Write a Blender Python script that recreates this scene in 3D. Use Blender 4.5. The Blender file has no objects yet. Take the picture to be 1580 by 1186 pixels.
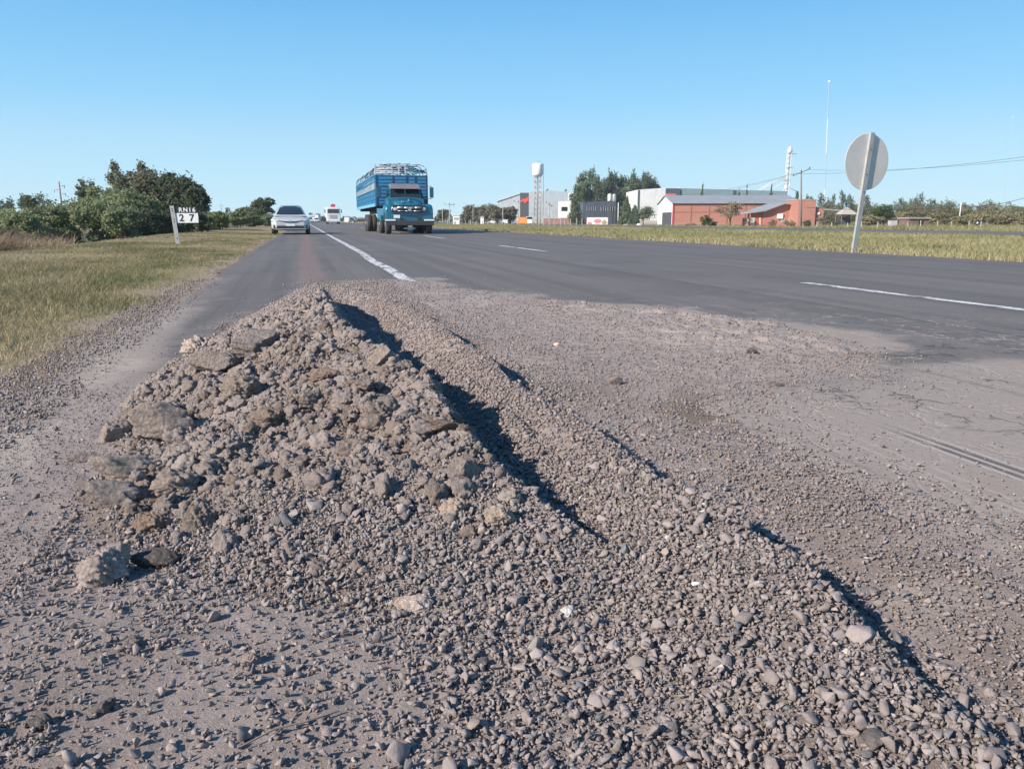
import bpy, math, random
import numpy as np
R_=math.radians
random.seed(7); rng=np.random.default_rng(11)
scn=bpy.context.scene
# ---------------------------------------------------------------- camera
CAM_H=0.65; FPX=1194.0
TH=math.atan(253/FPX); PS=math.atan(323*math.cos(TH)/FPX)
cd=bpy.data.cameras.new("camera"); cam=bpy.data.objects.new("camera",cd); scn.collection.objects.link(cam)
cd.sensor_width=36; cd.lens=36*FPX/1580; cd.clip_start=0.05; cd.clip_end=12000
cam.location=(0,0,CAM_H); cam.rotation_euler=(math.pi/2-TH,0,-PS)
scn.camera=cam
# ---------------------------------------------------------------- sky, sun, exposure
SUN_EL=R_(31); SUN_TO=(-math.cos(R_(20)),-math.sin(R_(20)))      # horizontal direction towards the sun
w=bpy.data.worlds.new("World"); scn.world=w; w.use_nodes=True
nt=w.node_tree; bg=nt.nodes['Background']
sky=nt.nodes.new('ShaderNodeTexSky'); sky.sky_type='NISHITA'; sky.sun_disc=False
sky.sun_elevation=SUN_EL; sky.sun_rotation=math.atan2(SUN_TO[0],SUN_TO[1])
sky.altitude=0; sky.air_density=0.85; sky.dust_density=0.1; sky.ozone_density=1.6
tcw=nt.nodes.new('ShaderNodeTexCoord'); sep=nt.nodes.new('ShaderNodeSeparateXYZ'); nt.links.new(tcw.outputs['Generated'],sep.inputs[0])
grw=nt.nodes.new('ShaderNodeValToRGB'); els=grw.color_ramp.elements
for k,(p_,c_) in enumerate([(0.0,(.58,.84,.93)),(.06,(.42,.77,.95)),(.14,(.20,.59,.92)),(.26,(.075,.40,.80)),(.6,(.03,.18,.46)),(1.,(.02,.11,.32))]):
    e_=els[k] if k<2 else els.new(p_)
    e_.position=p_; e_.color=(*c_,1)
nt.links.new(sep.outputs['Z'],grw.inputs[0])
mulw=nt.nodes.new('ShaderNodeVectorMath'); mulw.operation='SCALE'; mulw.inputs['Scale'].default_value=6.0; nt.links.new(grw.outputs[0],mulw.inputs[0])
mixw=nt.nodes.new('ShaderNodeMix'); mixw.data_type='RGBA'; mixw.inputs[0].default_value=.93; nt.links.new(sky.outputs[0],mixw.inputs[6]); nt.links.new(mulw.outputs[0],mixw.inputs[7])
nt.links.new(mixw.outputs[2],bg.inputs[0]); bg.inputs[1].default_value=0.115
sl=bpy.data.lights.new("sun",'SUN'); sl.energy=5.0; sl.angle=R_(0.5); sl.color=(1,0.905,0.80)
so=bpy.data.objects.new("sun",sl); scn.collection.objects.link(so)
from mathutils import Vector, Matrix, Euler
so.rotation_euler=Vector((SUN_TO[0]*math.cos(SUN_EL),SUN_TO[1]*math.cos(SUN_EL),math.sin(SUN_EL))).to_track_quat('Z','Y').to_euler()
so.location=(-20,-10,30)
scn.view_settings.view_transform='Standard'; scn.view_settings.look='None'; scn.view_settings.exposure=0.70; scn.view_settings.gamma=1
scn.cycles.max_bounces=6; scn.cycles.diffuse_bounces=3; scn.cycles.transparent_max_bounces=8
scn.render.use_persistent_data=False
# ---------------------------------------------------------------- helpers
def fdir(): return (math.sin(PS),math.cos(PS))
_F=(math.sin(PS)*math.cos(TH),math.cos(PS)*math.cos(TH),-math.sin(TH)); _R=(math.cos(PS),-math.sin(PS),0); _U=(math.sin(PS)*math.sin(TH),math.cos(PS)*math.sin(TH),math.cos(TH))
def ray(px,py):
    u=(px-790)/FPX; v=(593-py)/FPX
    return [_F[i]+u*_R[i]+v*_U[i] for i in range(3)]
def at(px,py,d):            # world point seen at (px,py) at horizontal distance d ahead
    r=ray(px,py); k=d/(r[0]*math.sin(PS)+r[1]*math.cos(PS)); return Vector((r[0]*k,r[1]*k,CAM_H+r[2]*k))
def flat(px,py,z=0.0):
    r=ray(px,py); t=(z-CAM_H)/r[2]; return Vector((r[0]*t,r[1]*t,z))
def tag(o,label=None,cat=None,group=None,kind=None):
    if label: o['label']=label
    if cat: o['category']=cat
    if group: o['group']=group
    if kind: o['kind']=kind
    return o
def empty(name,loc,rz=0,label=None,cat=None,group=None):
    o=bpy.data.objects.new(name,None); scn.collection.objects.link(o); o.location=loc; o.rotation_euler=(0,0,rz); o.empty_display_size=.1
    return tag(o,label,cat,group)
def mesh_np(name,V,F,m,parent=None,smooth=False,attrs=None,n=None):
    """V (n,3), F (m,3|4) int arrays"""
    me=bpy.data.meshes.new(name); V=np.asarray(V,np.float32); F=np.asarray(F,np.int32); k=F.shape[1]
    me.vertices.add(len(V)); me.vertices.foreach_set('co',V.ravel())
    me.loops.add(F.size); me.loops.foreach_set('vertex_index',F.ravel())
    me.polygons.add(len(F)); me.polygons.foreach_set('loop_start',np.arange(0,F.size,k,dtype=np.int32))
    me.polygons.foreach_set('loop_total',np.full(len(F),k,np.int32))
    if smooth: me.polygons.foreach_set('use_smooth',np.ones(len(F),bool))
    me.update(calc_edges=True)
    for an,arr in (attrs or {}).items():
        arr=np.asarray(arr,np.float32)
        if arr.ndim==1: a=me.attributes.new(an,'FLOAT','POINT'); a.data.foreach_set('value',arr)
        else: a=me.attributes.new(an,'FLOAT_COLOR','POINT'); a.data.foreach_set('color',arr.ravel())
    me.materials.append(m)
    o=bpy.data.objects.new(name,me); scn.collection.objects.link(o)
    if parent: o.parent=parent
    return o
class MB:
    def __init__(s): s.v=[]; s.f=[]; s.sm=[]
    def add(s,vs,fs,M=None,sm=False):
        b=len(s.v)
        for p in vs:
            p=Vector(p)
            if M is not None: p=M@p
            s.v.append(p)
        for f in fs: s.f.append([b+i for i in f]); s.sm.append(sm)
        return s
    def box(s,c,d,rz=0,M=None,taper=1.0):
        x,y,z=d[0]/2,d[1]/2,d[2]/2
        vs=[(-x,-y,-z),(x,-y,-z),(x,y,-z),(-x,y,-z),(-x*taper,-y*taper,z),(x*taper,-y*taper,z),(x*taper,y*taper,z),(-x*taper,y*taper,z)]
        T=Matrix.Translation(c)@Matrix.Rotation(rz,4,'Z')
        if M is not None: T=M@T
        return s.add(vs,[(0,3,2,1),(4,5,6,7),(0,1,5,4),(1,2,6,5),(2,3,7,6),(3,0,4,7)],T)
    def bar(s,a,b,r,r2=None,n=6,cap=True):
        a=Vector(a); b=Vector(b); r2=r if r2 is None else r2; d=(b-a)
        if d.length<1e-6: return s
        q=d.to_track_quat('Z','Y').to_matrix().to_4x4()
        vs=[];L=d.length
        for i in range(n):
            t=2*math.pi*i/n; vs.append((r*math.cos(t),r*math.sin(t),0))
        for i in range(n):
            t=2*math.pi*i/n; vs.append((r2*math.cos(t),r2*math.sin(t),L))
        fs=[(i,(i+1)%n,n+(i+1)%n,n+i) for i in range(n)]
        T=Matrix.Translation(a)@q
        s.add(vs,fs,T,sm=n>5)
        if cap: s.add(vs[:n],[list(range(n))[::-1]],T); s.add(vs[n:],[list(range(n))],T)
        return s
    def tube(s,pts,r,n=6):
        for a,b in zip(pts[:-1],pts[1:]): s.bar(a,b,r,n=n)
        return s
    def lathe(s,prof,n=20,M=None,cap=True):
        vs=[];k=len(prof)
        for i in range(n):
            t=2*math.pi*i/n
            for (r,z) in prof: vs.append((r*math.cos(t),r*math.sin(t),z))
        fs=[]
        for i in range(n):
            j=(i+1)%n
            for q in range(k-1): fs.append((i*k+q,j*k+q,j*k+q+1,i*k+q+1))
        s.add(vs,fs,M,sm=True)
        if cap:
            s.add([vs[i*k] for i in range(n)],[list(range(n))[::-1]],M); s.add([vs[i*k+k-1] for i in range(n)],[list(range(n))],M)
        return s
    def loft(s,rings,cap=True,sm=True,closed=True):
        n=len(rings[0]); vs=[p for r in rings for p in r]; fs=[]
        for i in range(len(rings)-1):
            for j in range(n if closed else n-1):
                k=(j+1)%n; fs.append((i*n+j,i*n+k,(i+1)*n+k,(i+1)*n+j))
        s.add(vs,fs,sm=sm)
        if cap: s.add(rings[0],[list(range(n))]); s.add(rings[-1],[list(range(n))[::-1]])
        return s
    def prism(s,poly,axis,a,b,M=None):
        def mk(t):
            return [{'x':(t,p[0],p[1]),'y':(p[0],t,p[1]),'z':(p[0],p[1],t)}[axis] for p in poly]
        n=len(poly); vs=mk(a)+mk(b)
        return s.add(vs,[list(range(n))[::-1],list(range(n,2*n))]+[(i,(i+1)%n,n+(i+1)%n,n+i) for i in range(n)],M)
    def build(s,name,m,parent=None,fix=True,bevel=0):
        import bmesh
        me=bpy.data.meshes.new(name); me.from_pydata([tuple(p) for p in s.v],[],s.f)
        for p,q in zip(me.polygons,s.sm): p.use_smooth=q
        if fix:
            bm=bmesh.new(); bm.from_mesh(me); bmesh.ops.remove_doubles(bm,verts=bm.verts,dist=1e-5)
            bmesh.ops.recalc_face_normals(bm,faces=bm.faces); bm.to_mesh(me); bm.free()
        me.materials.append(m); me.update()
        o=bpy.data.objects.new(name,me); scn.collection.objects.link(o)
        if parent: o.parent=parent
        if bevel:
            md=o.modifiers.new('bevel','BEVEL'); md.width=bevel; md.segments=2; md.limit_method='ANGLE'
        return o
def copy_tree(o,parent=None):
    c=o.copy(); scn.collection.objects.link(c)
    if parent: c.parent=parent
    for ch in [x for x in bpy.data.objects if x.parent==o]: copy_tree(ch,c)
    return c
# noise
def _h(ix,iy,s):
    ix=ix.astype(np.int64); iy=iy.astype(np.int64)
    n=(ix*374761393+iy*668265263+s*974634777)&0xffffffff
    n=((n^(n>>13))*1274126177)&0xffffffff; n=(n^(n>>16))&0xffffffff
    return n/4294967295.0
def vn(x,y,s=0):
    x=np.asarray(x,float);y=np.asarray(y,float)
    ix=np.floor(x);iy=np.floor(y);fx=x-ix;fy=y-iy;fx=fx*fx*fx*(fx*(fx*6-15)+10);fy=fy*fy*fy*(fy*(fy*6-15)+10)
    a=_h(ix,iy,s);b=_h(ix+1,iy,s);c=_h(ix,iy+1,s);d=_h(ix+1,iy+1,s)
    return (a*(1-fx)+b*fx)*(1-fy)+(c*(1-fx)+d*fx)*fy-0.5
def fbm(x,y,f,o=4,s=0,g=.5):
    r=0;a=1
    for i in range(o): r=r+a*vn(x*f+i*17.3,y*f-i*9.1,s+i); f*=2.03;a*=g
    return r
def cells(x,y,f,s=0):      # rounded lumps: 1 at a cell's middle, 0 at its edge
    x=x*f;y=y*f;ix=np.floor(x);iy=np.floor(y);best=np.full(np.shape(x),9.);val=np.zeros(np.shape(x))
    for dx in(-1,0,1):
        for dy in(-1,0,1):
            cx=ix+dx;cy=iy+dy;px=cx+_h(cx,cy,s);py=cy+_h(cx,cy,s+5)
            d=(px-x)**2+(py-y)**2;m=d<best;best=np.where(m,d,best);val=np.where(m,_h(cx,cy,s+9),val)
    return np.clip(1-best*1.6,0,1)**.5*(0.3+.7*val)
def smooth(a,b,x):
    t=np.clip((x-a)/(b-a),0,1); return t*t*(3-2*t)
def polysd(X,Y,P):          # signed distance, positive inside
    d=np.full(X.shape,1e9);ins=np.zeros(X.shape,bool);n=len(P)
    for i in range(n):
        ax,ay=P[i];bx,by=P[(i+1)%n];ex,ey=bx-ax,by-ay
        t=np.clip(((X-ax)*ex+(Y-ay)*ey)/(ex*ex+ey*ey),0,1)
        d=np.minimum(d,(X-ax-t*ex)**2+(Y-ay-t*ey)**2)
        c=((ay>Y)!=(by>Y))&(X<(bx-ax)*(Y-ay)/((by-ay) if by!=ay else 1e-9)+ax); ins^=c
    d=np.sqrt(d); return np.where(ins,d,-d)
# ---------------------------------------------------------------- materials
MATS={}
class NT:
    def __init__(s,m): s.m=m; s.t=m.node_tree
    def n(s,typ,**k):
        q=s.t.nodes.new('ShaderNode'+typ)
        for a,b in k.items():
            if a.startswith('i_'):
                key=a[2:]; q.inputs[int(key) if key.isdigit() else key.replace('_',' ')].default_value=b
            else: setattr(q,a,b)
        return q
    def l(s,a,b): s.t.links.new(a,b)
    def noise(s,scale,detail=4,rough=.6,vec=None,dist=0):
        q=s.n('TexNoise'); q.inputs['Scale'].default_value=scale;q.inputs['Detail'].default_value=detail;q.inputs['Roughness'].default_value=rough;q.inputs['Distortion'].default_value=dist
        s.l(vec or s.co(),q.inputs['Vector']); return q.outputs['Fac']
    def co(s):
        if not hasattr(s,'_c'): s._c=s.n('TexCoord').outputs['Object']
        return s._c
    def ramp(s,fac,stops):
        q=s.n('ValToRGB'); e=q.color_ramp.elements
        while len(e)<len(stops): e.new(.5)
        for i,(p,c) in enumerate(stops):
            e[i].position=p; e[i].color=(c,c,c,1) if not isinstance(c,tuple) else (*c,1)
        s.l(fac,q.inputs[0]); return q.outputs[0]
    def mix(s,f,a,b,mode='MIX'):
        q=s.n('Mix',data_type='RGBA',blend_type=mode)
        for i,v in ((0,f),(6,a),(7,b)):
            if hasattr(v,'is_linked'): s.l(v,q.inputs[i])
            else: q.inputs[i].default_value=v if i==0 else (*v,1)
        return q.outputs[2]
    def math(s,op,a,b=None,clamp=False):
        q=s.n('Math',operation=op,use_clamp=clamp)
        for i,v in ((0,a),(1,b)):
            if v is None: continue
            if hasattr(v,'is_linked'): s.l(v,q.inputs[i])
            else: q.inputs[i].default_value=v
        return q.outputs[0]
    def attr(s,name,col=False):
        q=s.n('Attribute',attribute_name=name); return q.outputs['Color' if col else 'Fac']
    def bump(s,h,dist,strength=1):
        q=s.n('Bump'); q.inputs['Distance'].default_value=dist;q.inputs['Strength'].default_value=strength
        s.l(h,q.inputs['Height']); s.l(q.outputs[0],s.p.inputs['Normal'])
    @property
    def p(s): return s.t.nodes['Principled BSDF']
def newmat(name):
    m=bpy.data.materials.new(name); m.use_nodes=True; MATS[name]=m; return m,NT(m)
def simple(name,c,rough=.6,metal=0,var=.12,scale=3.0,coat=0,bump=0,bscale=30,dirt=None):
    m,t=newmat(name); p=t.p
    f=t.noise(scale,5,.65)
    col=t.mix(t.ramp(f,[(.3,0.),(.7,1.)]),tuple(x*(1-var) for x in c),tuple(min(1,x*(1+var)) for x in c))
    if dirt:
        col=t.mix(t.math('MULTIPLY',t.ramp(t.noise(scale*.7,6,.7,dist=.5),[(.45,0.),(.75,1.)]),dirt[1]),col,dirt[0])
    t.l(col,p.inputs['Base Color']); p.inputs['Roughness'].default_value=rough; p.inputs['Metallic'].default_value=metal
    if coat: p.inputs['Coat Weight'].default_value=coat
    if bump: t.bump(t.noise(bscale,5,.6),bump)
    return m
def leafmat(name,c1,c2,dry=None,trans=.45):
    m,t=newmat(name); p=t.p; a=t.attr('tint')
    st=[(0.,c1),(.75,c2)]
    if dry: st.append((1.,dry))
    col=t.ramp(a,st); t.l(col,p.inputs['Base Color']); p.inputs['Roughness'].default_value=.6; p.inputs['Specular IOR Level'].default_value=.25
    tr=t.n('BsdfTranslucent'); t.l(col,tr.inputs[0]); mx=t.n('MixShader'); mx.inputs[0].default_value=trans
    out=t.t.nodes['Material Output']; t.l(p.outputs[0],mx.inputs[1]); t.l(tr.outputs[0],mx.inputs[2]); t.l(mx.outputs[0],out.inputs[0]); return m
# dirt of the patch and the mound
DIRT=(.315,.262,.224)
def dirtmat(name,attr=True):
    m,t=newmat(name); p=t.p
    f=t.noise(9,8,.7); g=t.noise(160,6,.75); g2=t.noise(2.2,5,.6)
    c=t.ramp(f,[(.3,(.240,.193,.178)),(.5,(.295,.241,.223)),(.7,(.355,.293,.272))])
    c=t.mix(t.ramp(g,[(.35,0.),(.65,1.)]),c,t.mix(.55,c,(.42,.365,.325)))
    c=t.mix(t.math('MULTIPLY',t.ramp(g2,[(.5,0.),(.72,1.)]),.4),c,(.225,.175,.145))
    if attr:
        c=t.mix(t.attr('brown'),c,(.205,.152,.115)); c=t.mix(t.attr('pale'),c,(.42,.36,.315))
    t.l(c,p.inputs['Base Color']); p.inputs['Roughness'].default_value=.95; p.inputs['Specular IOR Level'].default_value=.15
    h=t.math('ADD',t.math('MULTIPLY',t.noise(45,8,.75),.9),t.math('MULTIPLY',g,.4))
    t.bump(h,.009 if name=='dirt' else .014,1.0); return m
M_dirt=dirtmat('dirt'); M_clod=dirtmat('crumbly_dirt',True)
def stonemat(name,base_bump=.0015):
    m,t=newmat(name); p=t.p
    c=t.attr('tint',True); f=t.noise(120,5,.7)
    c=t.mix(t.ramp(f,[(.3,0.),(.7,1.)]),t.mix(1.,c,(.78,.78,.78),'MULTIPLY'),t.mix(.22,c,(.34,.30,.28)))
    t.l(c,p.inputs['Base Color']); p.inputs['Roughness'].default_value=.85; p.inputs['Specular IOR Level'].default_value=.25
    t.bump(t.noise(260,6,.7),base_bump,.8); return m
M_stone=stonemat('gravel_stone')
# asphalt with cracks, dust and the reddish strip
def asphalt(name,near=True):
    m,t=newmat(name); p=t.p
    gr=t.math('ADD',t.math('MULTIPLY',t.noise(140,3,.8),.5),t.math('MULTIPLY',t.noise(38,4,.8),.5)); big=t.noise(.6,6,.6); mid=t.noise(5,6,.65)
    c=t.ramp(gr,[(.32,(.112,.098,.092)),(.55,(.175,.156,.146)),(.72,(.33,.30,.275))])
    c=t.mix(t.ramp(big,[(.35,0.),(.65,1.)]),c,t.mix(.5,c,(.13,.118,.112)))
    c=t.mix(t.math('MULTIPLY',t.ramp(mid,[(.45,0.),(.7,1.)]),.5),c,(.155,.140,.132))
    # long faint streaks along the road
    mp=t.n('Mapping'); mp.inputs['Scale'].default_value=(3.2,.06,1); t.l(t.co(),mp.inputs[0])
    st=t.noise(1.0,5,.6,vec=mp.outputs[0]); c=t.mix(t.math('MULTIPLY',t.ramp(st,[(.4,0.),(.62,1.)]),.62),c,(.092,.082,.078))
    sx_=t.n('SeparateXYZ'); t.l(t.co(),sx_.inputs[0]); xw=t.math('ADD',sx_.outputs[0],t.math('MULTIPLY',t.noise(1.3,5,.6),.16))
    for x0 in (4.02,7.35,9.3): c=t.mix(t.math('MULTIPLY',t.ramp(t.math('ABSOLUTE',t.math('SUBTRACT',xw,x0)),[(.008,.75),(.022,0.)]),1.),c,(.05,.047,.046))
    pt=t.ramp(t.noise(.35,3,.5),[(.56,0.),(.585,.35)]); c=t.mix(pt,c,(.10,.092,.09))
    if near:
        wob=t.n('VectorMath',operation='ADD'); ns=t.n('TexNoise'); ns.inputs['Scale'].default_value=9; ns.inputs['Detail'].default_value=8; t.l(t.co(),ns.inputs['Vector'])
        sc=t.n('VectorMath',operation='SCALE'); sc.inputs['Scale'].default_value=.20; t.l(ns.outputs['Color'],sc.inputs[0]); t.l(t.co(),wob.inputs[0]); t.l(sc.outputs[0],wob.inputs[1])
        vo=t.n('TexVoronoi',feature='DISTANCE_TO_EDGE'); vo.inputs['Scale'].default_value=3.0; t.l(wob.outputs[0],vo.inputs['Vector'])
        vo2=t.n('TexVoronoi',feature='DISTANCE_TO_EDGE'); vo2.inputs['Scale'].default_value=9; t.l(wob.outputs[0],vo2.inputs['Vector'])
        cr=t.ramp(vo.outputs['Distance'],[(0.,1.),(.028,0.)]); cr2=t.math('MULTIPLY',t.ramp(vo2.outputs['Distance'],[(0.,1.),(.07,0.)]),t.ramp(mid,[(.45,0.),(.6,1.)]))
        crk=t.math('MAXIMUM',cr,cr2); ca=t.attr('crack')
        crm=t.math('MULTIPLY',t.math('MULTIPLY',crk,ca),t.ramp(t.noise(2.5,5,.7),[(.38,0.),(.55,1.)]))
        du=t.attr('dust'); red=t.attr('red')
        dm=t.math('MULTIPLY',du,t.ramp(t.math('ADD',t.noise(4.5,8,.75),t.math('MULTIPLY',du,.45)),[(.56,.10),(.76,1.)]))
        c=t.mix(dm,c,t.mix(t.ramp(gr,[(.4,0.),(.62,1.)]),(.265,.218,.188),(.355,.298,.258))); c=t.mix(t.math('MULTIPLY',red,t.ramp(t.noise(30,6,.7),[(.4,0.),(.6,1.)])),c,(.25,.165,.135))
        c=t.mix(t.math('MULTIPLY',t.attr('sand'),t.ramp(t.noise(11,8,.75),[(.42,0.),(.58,.85)])),c,(.43,.36,.295)); c=t.mix(t.math('MULTIPLY',t.attr('trk'),.7),c,(.45,.39,.35))
        c=t.mix(t.math('MULTIPLY',t.ramp(t.noise(1.1,6,.7),[(.55,0.),(.7,.35)]),du),c,(.27,.195,.14))
        c=t.mix(t.math('MULTIPLY',crm,.85),c,t.mix(t.ramp(t.noise(1.7,4,.6),[(.52,0.),(.57,1.)]),(.42,.35,.295),(.045,.04,.038)))
        hh=t.math('SUBTRACT',t.math('MULTIPLY',gr,.25),t.math('MULTIPLY',crm,.8)); t.bump(hh,.006,.8)
    else: t.bump(gr,.002,.6)
    t.l(c,p.inputs['Base Color']); p.inputs['Roughness'].default_value=.8; p.inputs['Specular IOR Level'].default_value=.3; return m
M_asph=asphalt('asphalt'); M_asph2=asphalt('old_asphalt',False)
def paintmat():
    m,t=newmat('road_paint'); p=t.p
    wear=t.ramp(t.noise(22,8,.75),[(.44,0.),(.54,1.)])
    mp=t.n('Mapping'); mp.inputs['Scale'].default_value=(1,.25,1); t.l(t.co(),mp.inputs[0])
    w2=t.ramp(t.noise(9,6,.7,vec=mp.outputs[0]),[(.40,0.),(.50,1.)])
    k=t.math('MULTIPLY',t.math('ADD',t.math('MULTIPLY',wear,.7),.3),w2)
    t.l(t.mix(k,(.15,.14,.14),(.74,.73,.71)),p.inputs['Base Color']); p.inputs['Roughness'].default_value=.7; return m
M_paint=paintmat()
def groundmat():
    m,t=newmat('grassy_ground'); p=t.p
    a=t.noise(.35,7,.65); b=t.noise(7,7,.7); 
    c=t.ramp(a,[(.3,(.16,.155,.06)),(.5,(.24,.205,.105)),(.7,(.30,.245,.14))])
    c=t.mix(t.ramp(b,[(.35,0.),(.65,1.)]),c,t.mix(.5,c,(.34,.27,.17)))
    c=t.mix(t.attr('bare'),c,(.30,.235,.185)); c=t.mix(t.attr('ditch_dark'),c,(.06,.055,.03))
    t.l(c,p.inputs['Base Color']); p.inputs['Roughness'].default_value=1; p.inputs['Specular IOR Level'].default_value=.1
    t.bump(b,.03,.6); return m
M_ground=groundmat()
M_grass=leafmat('grass_blade',(.11,.145,.045),(.29,.245,.135),(.42,.345,.22),.3)
M_grassfar=leafmat('median_grass',(.15,.165,.06),(.33,.30,.15),(.42,.36,.21),.3)
M_weed=leafmat('dry_weed',(.22,.165,.11),(.38,.28,.19),(.46,.36,.25),.25)
M_leafA=leafmat('thicket_leaf',(.15,.175,.09),(.30,.34,.18),(.40,.42,.25))
M_leafD=leafmat('dark_tree_leaf',(.08,.10,.062),(.17,.20,.12),(.26,.28,.175))
M_leafO=leafmat('olive_tree_leaf',(.15,.15,.10),(.27,.265,.175),(.36,.34,.24))
M_leafC=leafmat('conifer_leaf',(.08,.11,.068),(.18,.225,.135),(.27,.30,.19))
M_leafY=leafmat('yellow_green_leaf',(.06,.085,.025),(.13,.165,.05),(.20,.22,.09))
M_scrub=leafmat('scrub_leaf',(.16,.15,.075),(.30,.27,.145),(.42,.36,.22))
M_twig=leafmat('twiggy_crown',(.14,.12,.085),(.24,.21,.15),(.33,.28,.20),.1)
M_bark=simple('bark',(.13,.10,.08),.9,var=.3,scale=8,bump=.01)
M_bare=simple('bare_twig',(.22,.18,.15),.9,var=.2,scale=4)
# ---------------------------------------------------------------- ground, roads
def gz(X):                   # height of the land across the road
    xs=[-3000,-60,-24,-15,-11,-8.2,-5.9,-5.2,-3.2,-1.5,-.95,-.80,10.8,11.05,14,20,29.5,30.6,40.8,43,48,3000]
    zs=[-.4,-.6,-.75,-.95,-1.0,-.85,.0,.035,.01,.0,-.010,-.07,-.07,-.01,-.04,-.12,-.05,-.09,-.09,-.15,-.42,-.42]
    return np.interp(X,xs,zs)
def patch_band(): pass
xs=np.unique(np.concatenate([np.linspace(-9,-1.1,60),np.linspace(-1.1,11.3,10),np.linspace(11.3,48,50),[-1.3,-1.22,-.95,-.80,10.8,11.05,-5.9,-5.2,-8.2],-np.geomspace(9.2,1000,22),np.geomspace(49,1150,22)]))
ys=np.unique(np.concatenate([[-60,-20,-6,-2],np.linspace(0,40,140),np.geomspace(41,1500,44)]))
GX,GY=np.meshgrid(xs,ys); 
GZ=gz(GX)-.006*smooth(-.9,-1.15,GX)*smooth(-1.5,-1.2,GX)+np.where((GX<-1.4)|(GX>11.3),fbm(GX,GY,.5,4,3)*.05*np.clip(np.minimum(abs(GX+1.2),1),0,1),0)*(GY<300)
def gridfaces(r,c):
    i=np.arange(r*c).reshape(r,c); return np.stack([i[:-1,:-1],i[:-1,1:],i[1:,1:],i[1:,:-1]],-1).reshape(-1,4)
bare=np.maximum(smooth(-1.55,-1.2,GX+.30*fbm(GX,GY,1.1,4,8))*(GX<0),smooth(11.35,11.0,GX)*(GX>5))*.9
bare=np.maximum(bare,.75*smooth(40.5,41.5,GX)*smooth(60,50,GX)); ditch_dark=smooth(-6.6,-8.6,GX)*smooth(-30,-22,GX)*.75  # second mask: ground colour darker across the ditch and thicket strip
tag(mesh_np('ground',np.stack([GX,GY,GZ],-1).reshape(-1,3),gridfaces(len(ys),len(xs)),M_ground,smooth=True,attrs={'bare':bare.ravel(),'ditch_dark':ditch_dark.ravel()}),kind='structure')
SPREAD=[(.30,8.6),(.75,8.75),(1.24,8.7),(1.39,7.5),(1.93,6.06),(2.41,5.2),(2.92,4.1),(2.80,3.4),(2.36,2.75),(1.72,2.68),(1.45,2.26),(1.36,1.75),(1.42,1.35),(1.62,.9),(1.9,.2),(-1.32,.2),(-1.34,1.2),(-1.36,2.2),(-1.40,4.2),(-1.45,6.0),(-1.3,8.2),(-1.12,9.5),(-1.03,7.8),(-1.0,6.0),(-.98,4.6),(-.96,3.6),(-.84,2.95),(-.70,3.3),(-.66,4.1),(-.45,5.6),(-.15,6.6),(.02,7.4)]
# road sheet
rx=np.unique(np.concatenate([np.linspace(1.38,1.86,120),np.linspace(-1.10,4.6,150),np.linspace(4.6,10.95,40)])); ry=np.unique(np.concatenate([[-40,-10,-2],np.linspace(0,12,260),np.geomspace(12.2,1480,80)]))
RX,RY=np.meshgrid(rx,ry)
RX2=RX+smooth(-.65,-1.10,RX)*(.16*fbm(RX*0,RY,.9,4,21)+.06*fbm(RX*0,RY,5,3,23))+smooth(10.2,10.95,RX)*.22*fbm(RX*0,RY,.5,4,22)
sd=polysd(RX,RY,SPREAD)
nz=fbm(RX,RY,1.3,5,31)
nh=fbm(RX,RY,6,4,37); dust=smooth(-.42,-.02,sd+.40*nz+.22*nh)*.95; dust=dust*(1-.60*smooth(.35,.1,RX)*smooth(3.0,4.2,RY)*smooth(-1.15,-.95,RX))
pd=polysd(RX,RY,[(1.3,2.6),(2.6,3.1),(3.6,2.6),(4.0,1.4),(4.5,-1),(1.2,-1)])
dust=np.maximum(dust,smooth(-.35,.25,pd+.45*nz+.22*nh)*.92)
dust=np.maximum(dust,smooth(-.62,-.82,RX+.10*nz)*smooth(9.5,4.0,RY)*smooth(-1.3,-1.0,RX)*.9)       # sand along the left edge
dust=np.maximum(dust,.55*smooth(.10,.03,abs(RY-8.75-.1*(RX-.4)))*(RX>.25)*(RX<1.5))
fy=smooth(2.15,1.7,RY); wx=RX+.006*fbm(RX,RY,1.1,3,33)                                  # tyre tracks through the dust, along the road
for (ox,wd,am) in ((1.762,.013,.85),(1.80,.014,.9),(1.42,.012,.35),(2.62,.02,.4),(2.75,.02,.3)): dust=dust*(1-am*smooth(wd,wd*.5,abs(wx-ox))*(fy if ox<2 else smooth(3.2,2.6,RY)))
trk=np.zeros_like(dust)
for ox in (1.741,1.781,1.826,1.55,1.60): trk=np.maximum(trk,smooth(.008,.003,abs(wx-ox))*(fy if ox>1.7 else .5*fy))
crack=smooth(-.9,.1,polysd(RX,RY,[(1.6,2.4),(2.2,3.6),(3.0,4.6),(4.0,3.9),(4.6,2.6),(4.2,1.4),(2.4,1.6)])+.4*nz)
crack=np.maximum(crack,.35*smooth(.3,1.5,RX)*smooth(9,5,RY)*smooth(4.8,4.0,RX))
red=smooth(.22,.06,abs(RX-.06-.05*nz))*smooth(6.5,8.5,RY)*smooth(60,25,RY)
red=np.maximum(red,.8*smooth(-.95,-1.12,RX+.08*nz)*smooth(3,7,RY))
tag(mesh_np('road',np.stack([RX2,RY,np.zeros_like(RX)],-1).reshape(-1,3),gridfaces(len(ry),len(rx)),M_asph,smooth=True,attrs={'trk':trk.ravel(),'sand':(smooth(.16,.03,abs(RX+.93+.12*nz))*smooth(2.8,3.6,RY)*smooth(9,5,RY)*smooth(-.35,.2,fbm(RX,RY,1.3,4,77))).ravel(),'dust':dust.ravel(),'crack':crack.ravel(),'red':red.ravel()}),kind='structure')
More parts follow.
